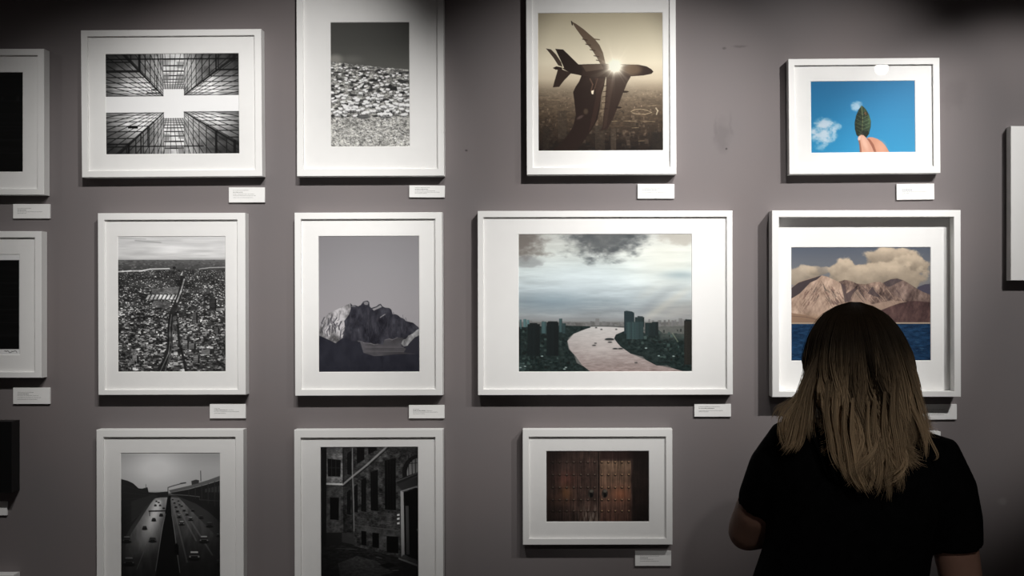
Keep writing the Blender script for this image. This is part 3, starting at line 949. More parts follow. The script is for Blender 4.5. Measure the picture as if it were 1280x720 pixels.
def paint_road(w, h):
    c = Canvas(50, 29, 606, 787, w, h, 2.3)
    c.vgrad([(29, 118), (120, 138), (240, 138), (270, 100), (787, 28)])
    gl = np.exp(-(((c.X - 250) / 150) ** 2 + ((c.Y - 110) / 110) ** 2))
    c.mix(gl * .65 * np.clip((260 - c.Y) / 20, 0, 1), 196)
    c.mix(np.clip((c.Y - 252) / 14, 0, 1), 44)
    n = c.fbm(40, 20, 3, 4)
    # wet carriageways either side of the dark verge
    road = np.repeat(np.interp(c.Y, [270, 330, 420, 560, 787], [125, 104, 78, 48, 28])[..., None], 3, 2) * (1 + (c.fbm(18, 60, 6, 4)[..., None] - .5) * .6)
    c.poly([(240, 280), (320, 280), (300, 400), (270, 560), (245, 787), (50, 787), (50, 600), (110, 480), (180, 370)], road)
    c.poly([(330, 278), (375, 282), (470, 380), (606, 520), (606, 787), (385, 787), (360, 600), (340, 420)], road * .75)
    q = np.exp(-(((c.X - (268 - (c.Y - 280) * .32)) / (18 + (c.Y - 280) * .16)) ** 2)) * np.clip((c.Y - 285) / 20, 0, 1) * np.clip((620 - c.Y) / 260, 0, 1)
    c.mix(np.clip(q * .9, 0, 1), 185)
    # banks and flyovers
    c.poly([(50, 175), (90, 186), (120, 200), (150, 228), (170, 230), (200, 222), (206, 250), (245, 252), (315, 246), (315, 272), (240, 285), (190, 330),
            (110, 440), (50, 545)], 30)
    c.poly([(110, 300), (230, 262), (260, 270), (180, 350), (110, 420)], 44, .5)
    for k in range(7):
        c.seg(60, 210 + k * 40, 190, 250 + k * 16, 3, 42, .5)
    c.poly([(190, 205), (193, 205), (193, 232), (190, 232)], 60)
    c.poly([(318, 240), (440, 212), (540, 182), (606, 158), (606, 182), (520, 208), (430, 232), (330, 252)], 74)
    c.poly([(325, 254), (430, 234), (520, 210), (606, 184), (606, 260), (606, 420), (540, 360), (470, 315), (380, 278)], 26)
    c.line([(330, 262), (420, 268), (490, 276)], 4, 82, .8)
    c.line([(490, 276), (490, 292), (606, 300)], 3, 52, .8)
    c.poly([(444, 188), (470, 180), (488, 184), (486, 200), (446, 210)], 44)
    c.seg(496, 132, 497, 188, 4.5, 52)
    for k in range(5):
        c.seg(430 + k * 36, 236 - k * 11, 430 + k * 36, 270 + k * 14, 5, 40, .7)
        c.poly([(520 + k * 18, 232 - k * 4), (532 + k * 18, 230 - k * 4), (532 + k * 18, 250), (520 + k * 18, 252)], 48, .8)
    # central verge, lamp post and kerb lights
    c.poly([(312, 270), (330, 270), (342, 420), (362, 600), (392, 787), (235, 787), (262, 580), (292, 400)], 15)
    c.seg(314, 228, 314, 280, 4, 34)
    c.line([(314, 224), (345, 214), (400, 199)], 4.5, 40)
    c.seg(385, 202, 412, 198, 7, 48)
    c.line([(300, 370), (282, 450), (262, 580), (244, 690)], 2.8, 130, .7)
    c.line([(330, 285), (336, 380), (352, 480), (366, 600), (380, 700)], 3.2, 120, .7)
    c.line([(180, 580), (140, 680)], 3, 90, .7)
    c.line([(196, 540), (180, 580)], 3, 70, .7)
    c.poly([(206, 352), (300, 350), (300, 358), (206, 360)], 26, .9)
    c.seg(212, 358, 212, 382, 4, 20)
    for (xa, ya, xb, yb) in ((352, 300, 470, 520), (372, 300, 560, 600), (345, 330, 420, 640)):
        c.seg(xa, ya, xb, yb, 9, 105, .35)
    c.poly([(352, 545), (362, 532), (372, 548), (374, 600), (358, 602), (350, 575)], 8)
    for (x, y, s, r) in ((250, 300, 8, 130), (262, 306, 8, 140), (244, 322, 10, 110), (270, 322, 9, 120), (290, 338, 10, 90), (276, 376, 15, 46), (235, 402, 17, 52),
                         (184, 448, 19, 40), (228, 512, 28, 90), (84, 512, 32, 96), (96, 634, 42, 100),
                         (340, 290, 8, 120), (350, 308, 9, 110), (358, 330, 11, 120), (366, 354, 13, 110), (376, 384, 16, 130), (390, 422, 21, 150),
                         (372, 298, 8, 100), (390, 326, 10, 110), (404, 350, 12, 110), (420, 372, 14, 110), (440, 398, 18, 130), (378, 318, 8, 90),
                         (498, 388, 17, 60), (452, 350, 13, 70), (545, 430, 26, 64), (514, 512, 35, 130), (460, 602, 43, 165), (594, 490, 16, 110), (598, 640, 26, 74)):
        car(c, x, y, s, r)
    c.mix(smooth(c.Y, 420, 760) * .45, 8)
    c.mix(smooth(np.abs(c.X - 320), 190, 320) * smooth(c.Y, 240, 420) * .6, 8)
    return c


def paint_alley(w, h):
    c = Canvas(38, 38, 553, 762, w, h, 2.4)
    n = c.fbm(22, 22, 3, 5, .6)
    br = c.fbm(9, 4, 9, 2)
    c.vgrad([(38, 26), (762, 20)])
    wall = np.repeat((44 + (n - .5) * 84 + (br - .5) * 40)[..., None], 3, 2)
    c.poly([(205, 38), (553, 38), (553, 660), (440, 620), (330, 590), (215, 560)], wall)
    lw = np.repeat((92 + (n - .5) * 110 + (br - .5) * 50)[..., None], 3, 2)
    c.poly([(70, 38), (158, 38), (158, 228), (70, 230)], lw)
    c.poly([(66, 240), (158, 244), (158, 488), (66, 490)], lw * .55)
    c.poly([(158, 38), (215, 38), (215, 560), (158, 488)], wall * .7)
    c.poly([(38, 38), (72, 38), (68, 560), (38, 560)], 14)
    c.seg(50, 38, 46, 560, 3, 36, .6)
    # far-wall windows and string course
    c.poly([(76, 100), (146, 108), (144, 196), (78, 194)], 10)
    for x in (98, 120):
        c.seg(x, 104, x, 194, 2.5, 46, .8)
    c.seg(76, 148, 146, 150, 2.5, 46, .8)
    c.poly([(88, 304), (136, 306), (134, 424), (88, 420)], 8)
    c.seg(78, 196, 146, 200, 3.5, 92, .7)
    c.poly([(70, 228), (158, 230), (158, 241), (70, 238)], 160)
    c.line([(158, 236), (205, 196), (280, 136), (388, 38)], 9, 118, .9)
    c.line([(160, 246), (210, 204), (290, 140), (404, 38)], 5, 16, .8)
    c.line([(207, 38), (207, 190), (212, 330), (214, 480)], 5.5, 132, .7)
    c.line([(214, 200), (212, 300), (214, 520)], 3, 90, .7)
    c.seg(158, 38, 158, 230, 5, 12)
    # right wall windows, upper then ground floor
    for (xa, xb, ya, yb) in ((376, 434, 98, 376), (302, 340, 158, 380), (252, 278, 200, 384), (216, 234, 232, 388), (180, 200, 60, 190), (178, 196, 262, 400)):
        c.poly([(xa, ya + 14), (xb, ya), (xb, yb), (xa, yb - 6)], 7)
        c.seg(xa, yb - 4, xb + 4, yb, 4, 62, .7)
        for k in range(1, 4):
            x = xa + (xb - xa) * k / 4
            c.seg(x, ya + 12, x, yb - 4, 1.8, 24, .8)
    for (xa, xb, ya, yb) in ((230, 270, 38, 130), (290, 335, 38, 80), (350, 372, 38, 52)):
        c.poly([(xa, ya), (xb, ya), (xb, yb - 24), (xa, yb)], 8)
    for k in range(38):
        y = 395 + k * 3.4
        c.seg(218, y + 6, 440, y + 10, 1.2, 20 + (k % 3) * 22, .5)
    c.poly([(216, 446), (446, 476), (446, 520), (216, 480)], np.repeat((52 + (n - .5) * 60)[..., None], 3, 2), .8)
    c.line([(216, 450), (446, 480)], 3, 74, .7)
    for (xa, xb, ya, yb) in ((252, 278, 480, 560), (310, 345, 490, 572), (384, 446, 508, 600)):
        c.poly([(xa, ya), (xb, ya + 4), (xb, yb), (xa, yb - 6)], 6)
    c.poly([(345, 500), (384, 512), (384, 590), (345, 576)], np.repeat((60 + (n - .5) * 70)[..., None], 3, 2), .8)
    c.poly([(150, 490), (215, 494), (215, 552), (150, 540)], 44, .8)
    # arched fanlight, hood and doorway
    c.ell(560, 176, 92, 96, 14)
    c.ell(566, 178, 74, 82, 108)
    for x in (500, 518, 536):
        c.seg(x, 80, x + 2, 190, 4, 20)
    c.seg(480, 130, 553, 124, 3, 22)
    c.poly([(434, 222), (470, 200), (553, 172), (553, 190), (470, 226), (444, 236)], 24)
    c.line([(436, 222), (553, 176)], 4, 74, .8)
    c.poly([(440, 236), (553, 192), (553, 250), (470, 272)], 34)
    c.line([(462, 274), (500, 262), (553, 246)], 7, 112, .8)
    c.poly([(458, 272), (474, 278), (478, 606), (462, 622)], 128)
    c.poly([(474, 280), (553, 254), (553, 640), (480, 606)], 6)
    c.poly([(484, 350), (500, 350), (504, 606), (488, 606)], 62, .8)
    c.poly([(446, 622), (553, 660), (553, 676), (446, 632)], 120, .8)
    c.poly([(470, 606), (553, 640), (553, 656), (460, 622)], 54, .8)
    c.ell(546, 476, 2.5, 5, 120)
    for y in (394, 414, 438):
        c.poly([(440, y), (453, y - 3), (453, y + 8), (440, y + 9)], 176)
    # cobbled yard
    yard = np.repeat((24 + (c.fbm(16, 6, 30, 4, .7) - .5) * 44)[..., None], 3, 2)
    c.poly([(38, 560), (150, 552), (222, 562), (330, 592), (446, 630), (553, 672), (553, 762), (38, 762)], yard)
    c.poly([(130, 650), (230, 612), (330, 640), (420, 700), (250, 740), (140, 720)], np.repeat((52 + (c.fbm(12, 5, 31, 4, .7) - .5) * 60)[..., None], 3, 2), .75)
    c.poly([(345, 660), (400, 648), (440, 666), (384, 680)], 12)
    c.line([(120, 572), (230, 578)], 3, 74, .6)
    c.line([(330, 618), (360, 626)], 3, 90, .7)
    c.line([(415, 690), (446, 688)], 3, 120, .7)
    vg = smooth(np.hypot((c.X - 300) / 300, (c.Y - 330) / 420), .55, 1.2)
    c.mix(vg * .6, 5)
    return c


def paint_door(w, h):
    c = Canvas(57, 62, 935, 664, w, h, 2.5)
    n = c.fbm(9, 160, 3, 4, .65)
    n2 = c.fbm(60, 50, 8, 4)
    n3 = c.fbm(12, 60, 14, 3)
    base = np.stack([46 * np.ones_like(n), 35 * np.ones_like(n), 31 * np.ones_like(n)], -1)
    c.im[:] = base * (1 + (n[..., None] - .5) * 1.1 + (n2[..., None] - .5) * .7)
    # worn warm patches and bleached foot of the left leaf
    for (x, y, rx, ry, col, a) in ((230, 300, 90, 60, (84, 46, 38), .5), (225, 420, 50, 60, (104, 66, 34), .45), (150, 480, 120, 60, (66, 44, 34), .4), (120, 180, 90, 90, (58, 42, 40), .4)):
        m = np.exp(-(((c.X - x) / rx) ** 2 + ((c.Y - y) / ry) ** 2)) * a * np.clip(n * 1.6, 0, 1)
        c.mix(m, col)
    m = np.exp(-(((c.X - 430) / 80) ** 2 + ((c.Y - 640) / 110) ** 2)) * np.clip((n3 - .35) * 3, 0, 1)
    c.mix(m * .7, (128, 118, 108))
    lit = smooth(c.X, 512, 522) * smooth(782 - c.X, 0, 6) * smooth(c.Y, 140, 160)
    warm = np.stack([118 - (c.Y - 150) * .06, 88 - (c.Y - 150) * .07, 66 - (c.Y - 150) * .05], -1) * (1 + (n[..., None] - .5) * 1.0 + (n2[..., None] - .5) * .5)
    c.mix(lit * np.interp(c.Y, [150, 400, 480, 664], [.95, .9, .62, .55]), warm * np.array([.76, .82, .88]))
    m = np.exp(-(((c.X - 690) / 70) ** 2 + ((c.Y - 430) / 60) ** 2)) * lit
    c.mix(m * .5, (140, 84, 58))
    c.mix(smooth(c.X, 780, 800) * .68, (14, 11, 10))
    c.mix(smooth(c.X, 515, 530) * np.clip((140 - c.Y) / 15, 0, 1) * .55, (26, 15, 14))
    c.seg(503, 62, 503, 664, 7, (14, 10, 9))
    c.seg(493, 150, 495, 640, 4, (84, 72, 64), .7)
    c.seg(513, 62, 513, 664, 3, (62, 48, 40), .6)
    rnd = random.Random(5)
    for x in list(range(95, 500, 58)) + list(range(548, 780, 58)) + [840, 890]:
        c.seg(x, 62, x + rnd.uniform(-2, 2), 664, 2.2, (18, 13, 11), .6)
    for j, y in enumerate((160, 266, 373, 477, 572)):
        c.seg(90, y + 4, 490, y + 4, 3, (20, 15, 13), .6)
        c.seg(520, y + 6, 780, y + 6, 2.5, (48, 34, 26), .5)
        c.seg(790, y + 4, 930, y + 4, 2, (34, 27, 23), .5)
        xs = [115, 173, 233, 293, 353, 413, 470] + [531, 587, 645, 702, 760] + [820, 880]
        for x in xs:
            right = 515 < x < 790
            c.ell(x, y + 3, 11, 10, (22, 16, 13), .85, .3)
            g = (134, 108, 84) if right else ((84, 74, 66) if x < 500 else (34, 28, 25))
            c.ell(x + 2, y - 3, 6.5, 5.0, g, .9, .4)
    for (x, y) in ((440, 425), (556, 425)):
        c.ell(x, y, 26, 36, (28, 26, 24), .9, .2)
        c.ell(x + 4, y - 22, 16, 12, (84, 80, 72), .7, .5)
        c.ell(x, y + 12, 17, 18, (10, 9, 8), .95)
        c.ell(x - 14, y + 18, 4, 16, (66, 58, 50), .6, .4)
    vg = smooth(np.hypot((c.X - 520) / 470, (c.Y - 370) / 380), .62, 1.15)
    c.mix(vg * .6, (8, 6, 5))
    return c


def paint_dark(w, h, seed=1, margin=0, scribble=False):
    c = Canvas(0, 0, w, h, w, h, 2.0)
    n = c.fbm(60, 3, seed, 3)
    c.im[:] = (5 + 9 * np.clip(n - .45, 0, 1))[..., None]
    for k in range(5):
        y = h * (.28 + .13 * k)
        c.seg(0, y, w, y + 1, 1.2, 13, .6)
    rnd = random.Random(seed)
    for k in range(14):
        x = rnd.uniform(0, w)
        c.poly([(x, h * .24), (x + 3, h * .24), (x + 3, h * .29), (x, h * .29)], 16, .5)
    if margin:
        m = np.maximum.reduce([np.clip((margin[0] - c.X) / c.u + .5, 0, 1), np.clip((c.X - (w - margin[0])) / c.u + .5, 0, 1),
                               np.clip((margin[1] - c.Y) / c.v + .5, 0, 1), np.clip((c.Y - (h - margin[1])) / c.v + .5, 0, 1)])
        c.mix(m, 150)
    if scribble:
        rs = random.Random(4)
        x = w - 19.5
        pts = []
        for k in range(16):
            pts.append((x + k * 1.02, h - 4.1 + rs.uniform(-1.5, 1.2)))
        c.line(pts, .7, 60, .8)
    return c


def print_mesh(name, cv, x0, x1, z0, z1, y, mat_display, parent, mat_alb=.85):
    """a flat sheet whose dyes are stored point by point"""
    W, H = cv.W, cv.H
    xs = np.linspace(x0, x1, W)
    zs = np.linspace(z1, z0, H)
    X, Z = np.meshgrid(xs, zs)
    co = np.stack([X, np.full_like(X, y), Z], -1).reshape(-1, 3)
    i = np.arange(W * H).reshape(H, W)
    q = np.stack([i[:-1, :-1], i[1:, :-1], i[1:, 1:], i[:-1, 1:]], -1).reshape(-1, 4)
    me = bpy.data.meshes.new(name)
    me.vertices.add(len(co))
    me.vertices.foreach_set('co', co.astype(np.float32).ravel())
    me.loops.add(q.size)
    me.loops.foreach_set('vertex_index', q.astype(np.int32).ravel())
    me.polygons.add(len(q))
    me.polygons.foreach_set('loop_start', (np.arange(len(q)) * 4).astype(np.int32))
    me.update(calc_edges=True)
    col = lin(np.clip(cv.im, 0, 255)) * mat_alb / float(lin(mat_display))
    col = np.clip(col, 0, .9)
    at = me.color_attributes.new('Col', 'FLOAT_COLOR', 'POINT')
    rgba = np.concatenate([col.reshape(-1, 3), np.ones((W * H, 1))], 1)
    at.data.foreach_set('color', rgba.astype(np.float32).ravel())
    return link(name, me, M['print'], parent)


# ------------------------------------------------------------------ framed photographs
def ring(bm, o, i, yo_f, y_b, mi=0, yi_f=None, lip=None):
    """mitred frame: o / i = (x0, z0, x1, z1) outer and inner; front at yo_f, back at y_b"""
    def loop(r, y):
        return [bm.verts.new(p) for p in [(r[0], y, r[1]), (r[2], y, r[1]), (r[2], y, r[3]), (r[0], y, r[3])]]
    yi_f = yo_f if yi_f is None else yi_f
    bv = 0.0008
    L = [loop(o, y_b), loop(o, yo_f + bv), loop((o[0] + bv, o[1] + bv, o[2] - bv, o[3] - bv), yo_f),
         loop((i[0] - bv, i[1] - bv, i[2] + bv, i[3] + bv), yi_f), loop(i, yi_f + bv), loop(i, y_b)]
    for a, b in list(zip(L[:-1], L[1:])) + [(L[-1], L[0])]:
        for k in range(4):
            f = bm.faces.new([a[k], a[(k + 1) % 4], b[(k + 1) % 4], b[k]])
            f.material_index = mi


def framed(label, outer, inner, prnt, painter, mat_display, rot=0.0, depth=.033, recess=.0065, wood='white_frame', glass_tilt=None,
           group='framed photographs on the gallery wall', name='framed_photograph'):
    """outer/inner rectangles are measured on the frame's front face, prnt on the mat's face: (left, top, right, bottom)"""
    xa, zb = P(outer[0], outer[3], depth)
    xb, zt = P(outer[2], outer[1], depth)
    cx, cz = (xa + xb) / 2, (zt + zb) / 2
    e = bpy.data.objects.new(name, None)
    e.empty_display_size = .05
    C.objects.link(e)
    e.location = (cx, -.0015, cz)
    e.rotation_euler = (0, math.radians(-rot), 0)
    tag(e, label, 'picture', group)
    dl = depth - .0015
    o = (xa - cx, zb - cz, xb - cx, zt - cz)
    ia, ib = P(inner[0], inner[3], depth)
    ic, id_ = P(inner[2], inner[1], depth)
    i = (ia - cx, ib - cz, ic - cx, id_ - cz)
    bm = bmesh.new()
    ring(bm, o, i, -dl, 0)
    bmesh.ops.recalc_face_normals(bm, faces=bm.faces)
    from_bm('frame', bm, M[wood], e)
    ym = -(dl - recess)
    md = depth - recess
    pa, pb = P(prnt[0], prnt[3], md)
    pc, pd = P(prnt[2], prnt[1], md)
    w = (pa - cx, pb - cz, pc - cx, pd - cz)
    # mat board with a bevel-cut window
    bm = bmesh.new()
    def loop(r, y):
        return [bm.verts.new(p) for p in [(r[0], y, r[1]), (r[2], y, r[1]), (r[2], y, r[3]), (r[0], y, r[3])]]
    t = .0014
    g = .0012
    A = loop(i, ym)
    B = loop((w[0] - g, w[1] - g, w[2] + g, w[3] + g), ym)
    Cc = loop(w, ym + t)
    E = loop(i, ym + t)
    for a, b, mi in ((E, A, 0), (A, B, 0), (B, Cc, 1), (Cc, E, 0)):
        for k in range(4):
            f = bm.faces.new([a[k], a[(k + 1) % 4], b[(k + 1) % 4], b[k]])
            f.material_index = mi
    bmesh.ops.recalc_face_normals(bm, faces=bm.faces)
    from_bm('mat', bm, [M['mat_board'], M['window_edge']], e)
    if painter is not None:
        cv = painter(abs(prnt[2] - prnt[0]), abs(prnt[3] - prnt[1]))
        print_mesh('print', cv, w[0] - .001, w[2] + .001, w[1] - .001, w[3] + .001, ym + t + .0002, mat_display, e)
    # glazing held just behind the lip
    bm = bmesh.new()
    gy = -(dl - .0022) if recess < .015 else -(dl - .004)
    v = [bm.verts.new(p) for p in [(i[0], gy, i[1]), (i[2], gy, i[1]), (i[2], gy, i[3]), (i[0], gy, i[3])]]
    bm.faces.new(v)
    go = from_bm('glazing', bm, M['glass'], e)
    return e


FR = []
FR.append(framed('white framed landscape print, almost black, cut off by the left edge in the top row',
                 (-174, 61, 55, 243.5), (-166, 69, 46.7, 236), (-138, 90.5, 28, 214.5), lambda w, h: paint_dark(w, h, 2), 160))
FR.append(framed('white framed black and white view straight up between glass towers',
                 (101.6, 37, 327, 221), (109.6, 44.8, 318.4, 212.8), (132.2, 67.2, 298.4, 192.2), paint_towers, 215, .45))
FR.append(framed('white framed black and white print of goats scattered on a stony hillside',
                 (370.8, -26, 554.5, 220), (378.8, -18, 546.8, 211), (413.4, 28, 511.5, 183), paint_goats, 222, .2))
FR.append(framed('white framed sepia print of a hand holding up a toy aeroplane against the sun',
                 (658, -26, 845, 218), (665.5, -18, 837.4, 209), (672.8, 16.2, 828.2, 188), paint_plane, 232, .25))
FR.append(framed('white framed print of fingers holding a green leaf against blue sky',
                 (986, 73, 1175, 217), (993.5, 81, 1166.7, 208.6), (1014, 101.4, 1143.8, 190.3), paint_leaf, 252, .5))
FR.append(framed('white framed black print with a signed white border at the left edge, second row',
                 (-176, 289, 51.8, 472.3), (-168, 297, 43.3, 465), (-144, 318.3, 24.3, 443.3),
                 lambda w, h: paint_dark(w, h, 7, (1.4, 7.4), True), 150))
FR.append(framed('white framed black and white aerial print of a dense city crossed by a railway',
                 (122.5, 266.3, 306.8, 493.6), (130.5, 274.8, 296.8, 487), (147.5, 295.8, 281.5, 464.4), paint_city, 205, .15))
FR.append(framed('white framed grey print of a jagged mountain under empty sky',
                 (368.5, 265.6, 552.8, 494.5), (376.2, 273.8, 544.2, 486.6), (398.4, 295.3, 523.8, 464.7), paint_peak, 225, .2))
FR.append(framed('large wide white framed print of a river winding through a city under storm clouds',
                 (597.2, 263.5, 915.8, 493.8), (604.2, 271.3, 908.5, 486.4), (648.4, 292.9, 864.6, 464.3), paint_river, 236, .1))
FR.append(framed('deep white box frame with a print of bare mountains above a blue lake',
                 (965.2, 262.8, 1201, 496.3), (973.8, 271.2, 1192.6, 489.2), (989.3, 309.3, 1163.2, 450.6), paint_lake, 246, .1, .052, .034))
FR.append(framed('black framed picture cut off by the left edge, third row',
                 (-170, 527, 14.4, 616), (-150, 547, -6, 596), (-148, 549, -8, 594), lambda w, h: paint_dark(w, h, 3), 120, 0, .045, .0065, 'black_frame'))
FR.append(framed('white framed black and white print of cars queueing on a wet highway',
                 (120.6, 537, 304.4, 766), (129.2, 546.4, 294.5, 758), (151.1, 566.5, 274.7, 735), paint_road, 165, .1))
FR.append(framed('white framed black and white print of a dark alley beside a brick building',
                 (368, 537, 553.8, 766), (376, 547, 544.4, 758), (401, 559, 522.6, 730), paint_alley, 168, .2))
FR.append(framed('white framed print of an old studded wooden double door',
                 (653.4, 536.5, 840.5, 681), (661, 546, 832.4, 673.2), (683, 564, 811, 652), paint_door, 168, .1))
FR.append(framed('white picture frame cut off by the right edge, its pale border bare',
                 (1263.6, 157.6, 1450, 350.6), (1283, 175, 1430, 333), (1320, 205, 1400, 300), lambda w, h: paint_dark(w, h, 9), 200))
FR.append(framed('white picture frame showing only its top edge at the bottom left corner',
                 (-205, 718.4, 17.5, 900), (-197, 727, 9.5, 892), (-170, 746, -14, 870), lambda w, h: paint_dark(w, h, 11), 150))
FR.append(framed('white picture frame hidden behind the woman except for one corner by her shoulder',
                 (1012, 539.6, 1176, 664), (1020, 548, 1168, 656), (1036, 566, 1152, 640), lambda w, h: paint_dark(w, h, 12), 160))


# ------------------------------------------------------------------ caption cards
def caption(label, rect, lines, rot=0.0):
    """lines: (y fraction, x start, x end, bold)"""
    t = .0075
    xa, zb = P(rect[0], rect[3], t)
    xb, zt = P(rect[2], rect[1], t)
    cx, cz = (xa + xb) / 2, (zt + zb) / 2
    hw, hh = (xb - xa) / 2, (zt - zb) / 2
    bm = bmesh.new()
    box_bm(bm, -hw, hw, -t + .001, 0, -hh, hh)
    bmesh.ops.bevel(bm, geom=bm.edges[:], offset=.0004, segments=1, affect='EDGES')
    o = from_bm('mounted_caption_card', bm, M['card'])
    o.location = (cx, 0, cz)
    o.rotation_euler = (0, math.radians(-rot), 0)
    tag(o, label, 'caption', 'caption cards beside the framed photographs')
    if not lines:
        return o
    bm = bmesh.new()
    rnd = random.Random(int(rect[0] * 7 + rect[1] * 13))
    for (fy, x0, x1, bold) in lines:
        z = hh - 2 * hh * fy
        x = -hw + 2 * hw * x0
        xe = -hw + 2 * hw * x1
        s = .0013 if bold else .0009           # letter height
        while x < xe - .0005:                   # words of tiny letter strokes
            for _ in range(rnd.randint(3, 8)):
                if x > xe:
                    break
                lw = s * rnd.uniform(.35, .6)
                up = s * (1.35 if rnd.random() < .25 else 1.0)
                v = [bm.verts.new(p) for p in [(x, -t + .0009, z - s / 2), (x + lw, -t + .0009, z - s / 2), (x + lw, -t + .0009, z - s / 2 + up), (x, -t + .0009, z - s / 2 + up)]]
                f = bm.faces.new(v)
                f.material_index = 1 if bold else 0
                x += lw + s * (.16 if bold else .3)
            x += s * .55
    from_bm('printed_text', bm, [M['ink'], M['ink_bold']], o)
    return o


T3 = [(.30, .12, .50, 0), (.43, .12, .36, 1), (.54, .12, .80, 0), (.65, .12, .36, 0)]
T4 = [(.28, .12, .56, 0), (.39, .12, .42, 1), (.49, .12, .69, 0), (.61, .12, .77, 0), (.72, .12, .66, 0)]
TB = [(.19, .12, .56, 0), (.32, .12, .40, 1), (.45, .12, .72, 0), (.55, .12, .75, 0), (.68, .12, .68, 0)]
TC = [(.18, .16, .58, 0), (.32, .16, .52, 1), (.44, .16, .72, 0), (.56, .16, .86, 0), (.66, .16, .5, 0)]
TD = [(.30, .12, .66, 0), (.43, .12, .55, 1), (.58, .12, .80, 0), (.66, .12, .42, 0)]
TE = [(.27, .14, .40, 0), (.39, .14, .42, 1), (.49, .14, .82, 0), (.60, .14, .32, 0), (.68, .14, .2, 0)]
TG = [(.31, .12, .28, 0), (.42, .12, .48, 1), (.42, .50, .66, 0), (.53, .12, .83, 0), (.65, .12, .45, 0)]
TI = [(.22, .12, .70, 0), (.34, .12, .54, 1), (.52, .12, .78, 0), (.61, .12, .38, 0)]
TN = [(.34, .14, .66, 0), (.46, .14, .36, 1), (.56, .14, .52, 0), (.68, .14, .66, 0)]
caption('white caption card below the dark print at the left end of the top row', (16, 255, 61.9, 273), T3)
caption('white caption card with text below the glass towers print', (285.8, 234.2, 330.8, 253), TB)
caption('white caption card below the print of goats on a hillside', (511.5, 231.8, 555.8, 246.7), TC, -.3)
caption('white caption card below the sepia toy aeroplane print', (797, 230, 843, 248.1), TD)
caption('white caption card hung slightly askew below the green leaf print', (1121, 229.7, 1168, 249.4), TE, .7)
caption('white caption card below the signed black print at the left edge', (16, 484.7, 62, 505.1), T4)
caption('white caption card below the aerial city print', (262, 505, 306.9, 523), TG)
caption('white caption card below the jagged mountain print', (511, 506.4, 555.4, 523), TG)
caption('white caption card below the wide river print', (868, 505, 913.8, 521), TI)
caption('white caption card below the lake print, half hidden by hair', (1151, 505.4, 1196.2, 524.5), TN, .3)
caption('white caption card below the studded door print, half in shadow', (793.8, 688.8, 839, 707.6), TN)
caption('white caption card cut off by the left edge under the black frame', (-37, 627, 8.3, 644.4), T3)


# ------------------------------------------------------------------ the visitor
HY = -1.05                         # she stands this far in front of the wall
HK = (D + HY) / F                   # metres per pixel at her distance


def HX(px):
    return (px - VX) * HK


def HZ(py):
    return EYE - (py - VY) * HK


X0 = HX(1078)


def solid(bm, pts, radii, seg=20, cap=True, flat=None):
    """tube along points; radii may be numbers or (rx, ry) across the path's side / up axes"""
    pts = [Vector(p) for p in pts]
    rings = []
    for k, p in enumerate(pts):
        d = (pts[min(k + 1, len(pts) - 1)] - pts[max(k - 1, 0)]).normalized()
        ref = Vector((0, 1, 0)) if abs(d.y) < .9 else Vector((0, 0, 1))
        a = d.cross(ref).normalized()
        b = d.cross(a).normalized()
        r = radii[k]
        rx, ry = (r, r) if not isinstance(r, (tuple, list)) else r
        rings.append([bm.verts.new(p + a * (rx * math.cos(t * 2 * PI / seg)) + b * (ry * math.sin(t * 2 * PI / seg))) for t in range(seg)])
    for A, B in zip(rings[:-1], rings[1:]):
        for t in range(seg):
            bm.faces.new([A[t], A[(t + 1) % seg], B[(t + 1) % seg], B[t]])
    if cap:
        bm.faces.new(rings[0][::-1])
        bm.faces.new(rings[-1])


def loft(bm, secs, seg=36, pw=2.3):
    """horizontal super-ellipse sections: (cx, cy, z, rx, ry)"""
    rings = []
    for (cx, cy, z, rx, ry) in secs:
        L = []
        for t in range(seg):
            a = t * 2 * PI / seg
            ca, sa = math.cos(a), math.sin(a)
            L.append(bm.verts.new((cx + rx * math.copysign(abs(ca) ** (2 / pw), ca), cy + ry * math.copysign(abs(sa) ** (2 / pw), sa), z)))
        rings.append(L)
    for A, B in zip(rings[:-1], rings[1:]):
        for t in range(seg):
            bm.faces.new([A[t], A[(t + 1) % seg], B[(t + 1) % seg], B[t]])
    bm.faces.new(rings[0][::-1])
    bm.faces.new(rings[-1])


def ball(bm, c, r, seg=20):
    m = Matrix.Translation(Vector(c)) @ Matrix.Diagonal((*(r if isinstance(r, (tuple, list)) else (r, r, r)), 1))
    bmesh.ops.create_uvsphere(bm, u_segments=seg, v_segments=seg // 2, radius=1, matrix=m)


def remeshed(name, bm, m, parent, voxel=.006, sm=6, factor=.5):
    bmesh.ops.recalc_face_normals(bm, faces=bm.faces)
    me = bpy.data.meshes.new(name + '_build')
    bm.to_mesh(me)
    bm.free()
    tmp = bpy.data.objects.new(name + '_build', me)
    C.objects.link(tmp)
    r = tmp.modifiers.new('r', 'REMESH')
    r.mode = 'VOXEL'
    r.voxel_size = voxel
    s = tmp.modifiers.new('s', 'SMOOTH')
    s.iterations = sm
    s.factor = factor
    dg = bpy.context.evaluated_depsgraph_get()
    out = bpy.data.meshes.new_from_object(tmp.evaluated_get(dg))
    out.name = name
    bpy.data.objects.remove(tmp)
    bpy.data.meshes.remove(me)
    out.polygons.foreach_set('use_smooth', [True] * len(out.polygons))
    out.materials.clear()
    return link(name, out, m, parent)


woman = bpy.data.objects.new('person', None)
C.objects.link(woman)
woman.location = (X0 - .03, HY, 0)
tag(woman, 'woman with long ombre hair and black t-shirt seen from behind, looking at the lake print', 'person')
# everything below is drawn about her own base point: +x her right in the photo, +y towards the wall
OX = .03


def L(px, py, y=0.0):
    return (HX(px) - woman.location.x, y, HZ(py))


bm = bmesh.new()
S = OX
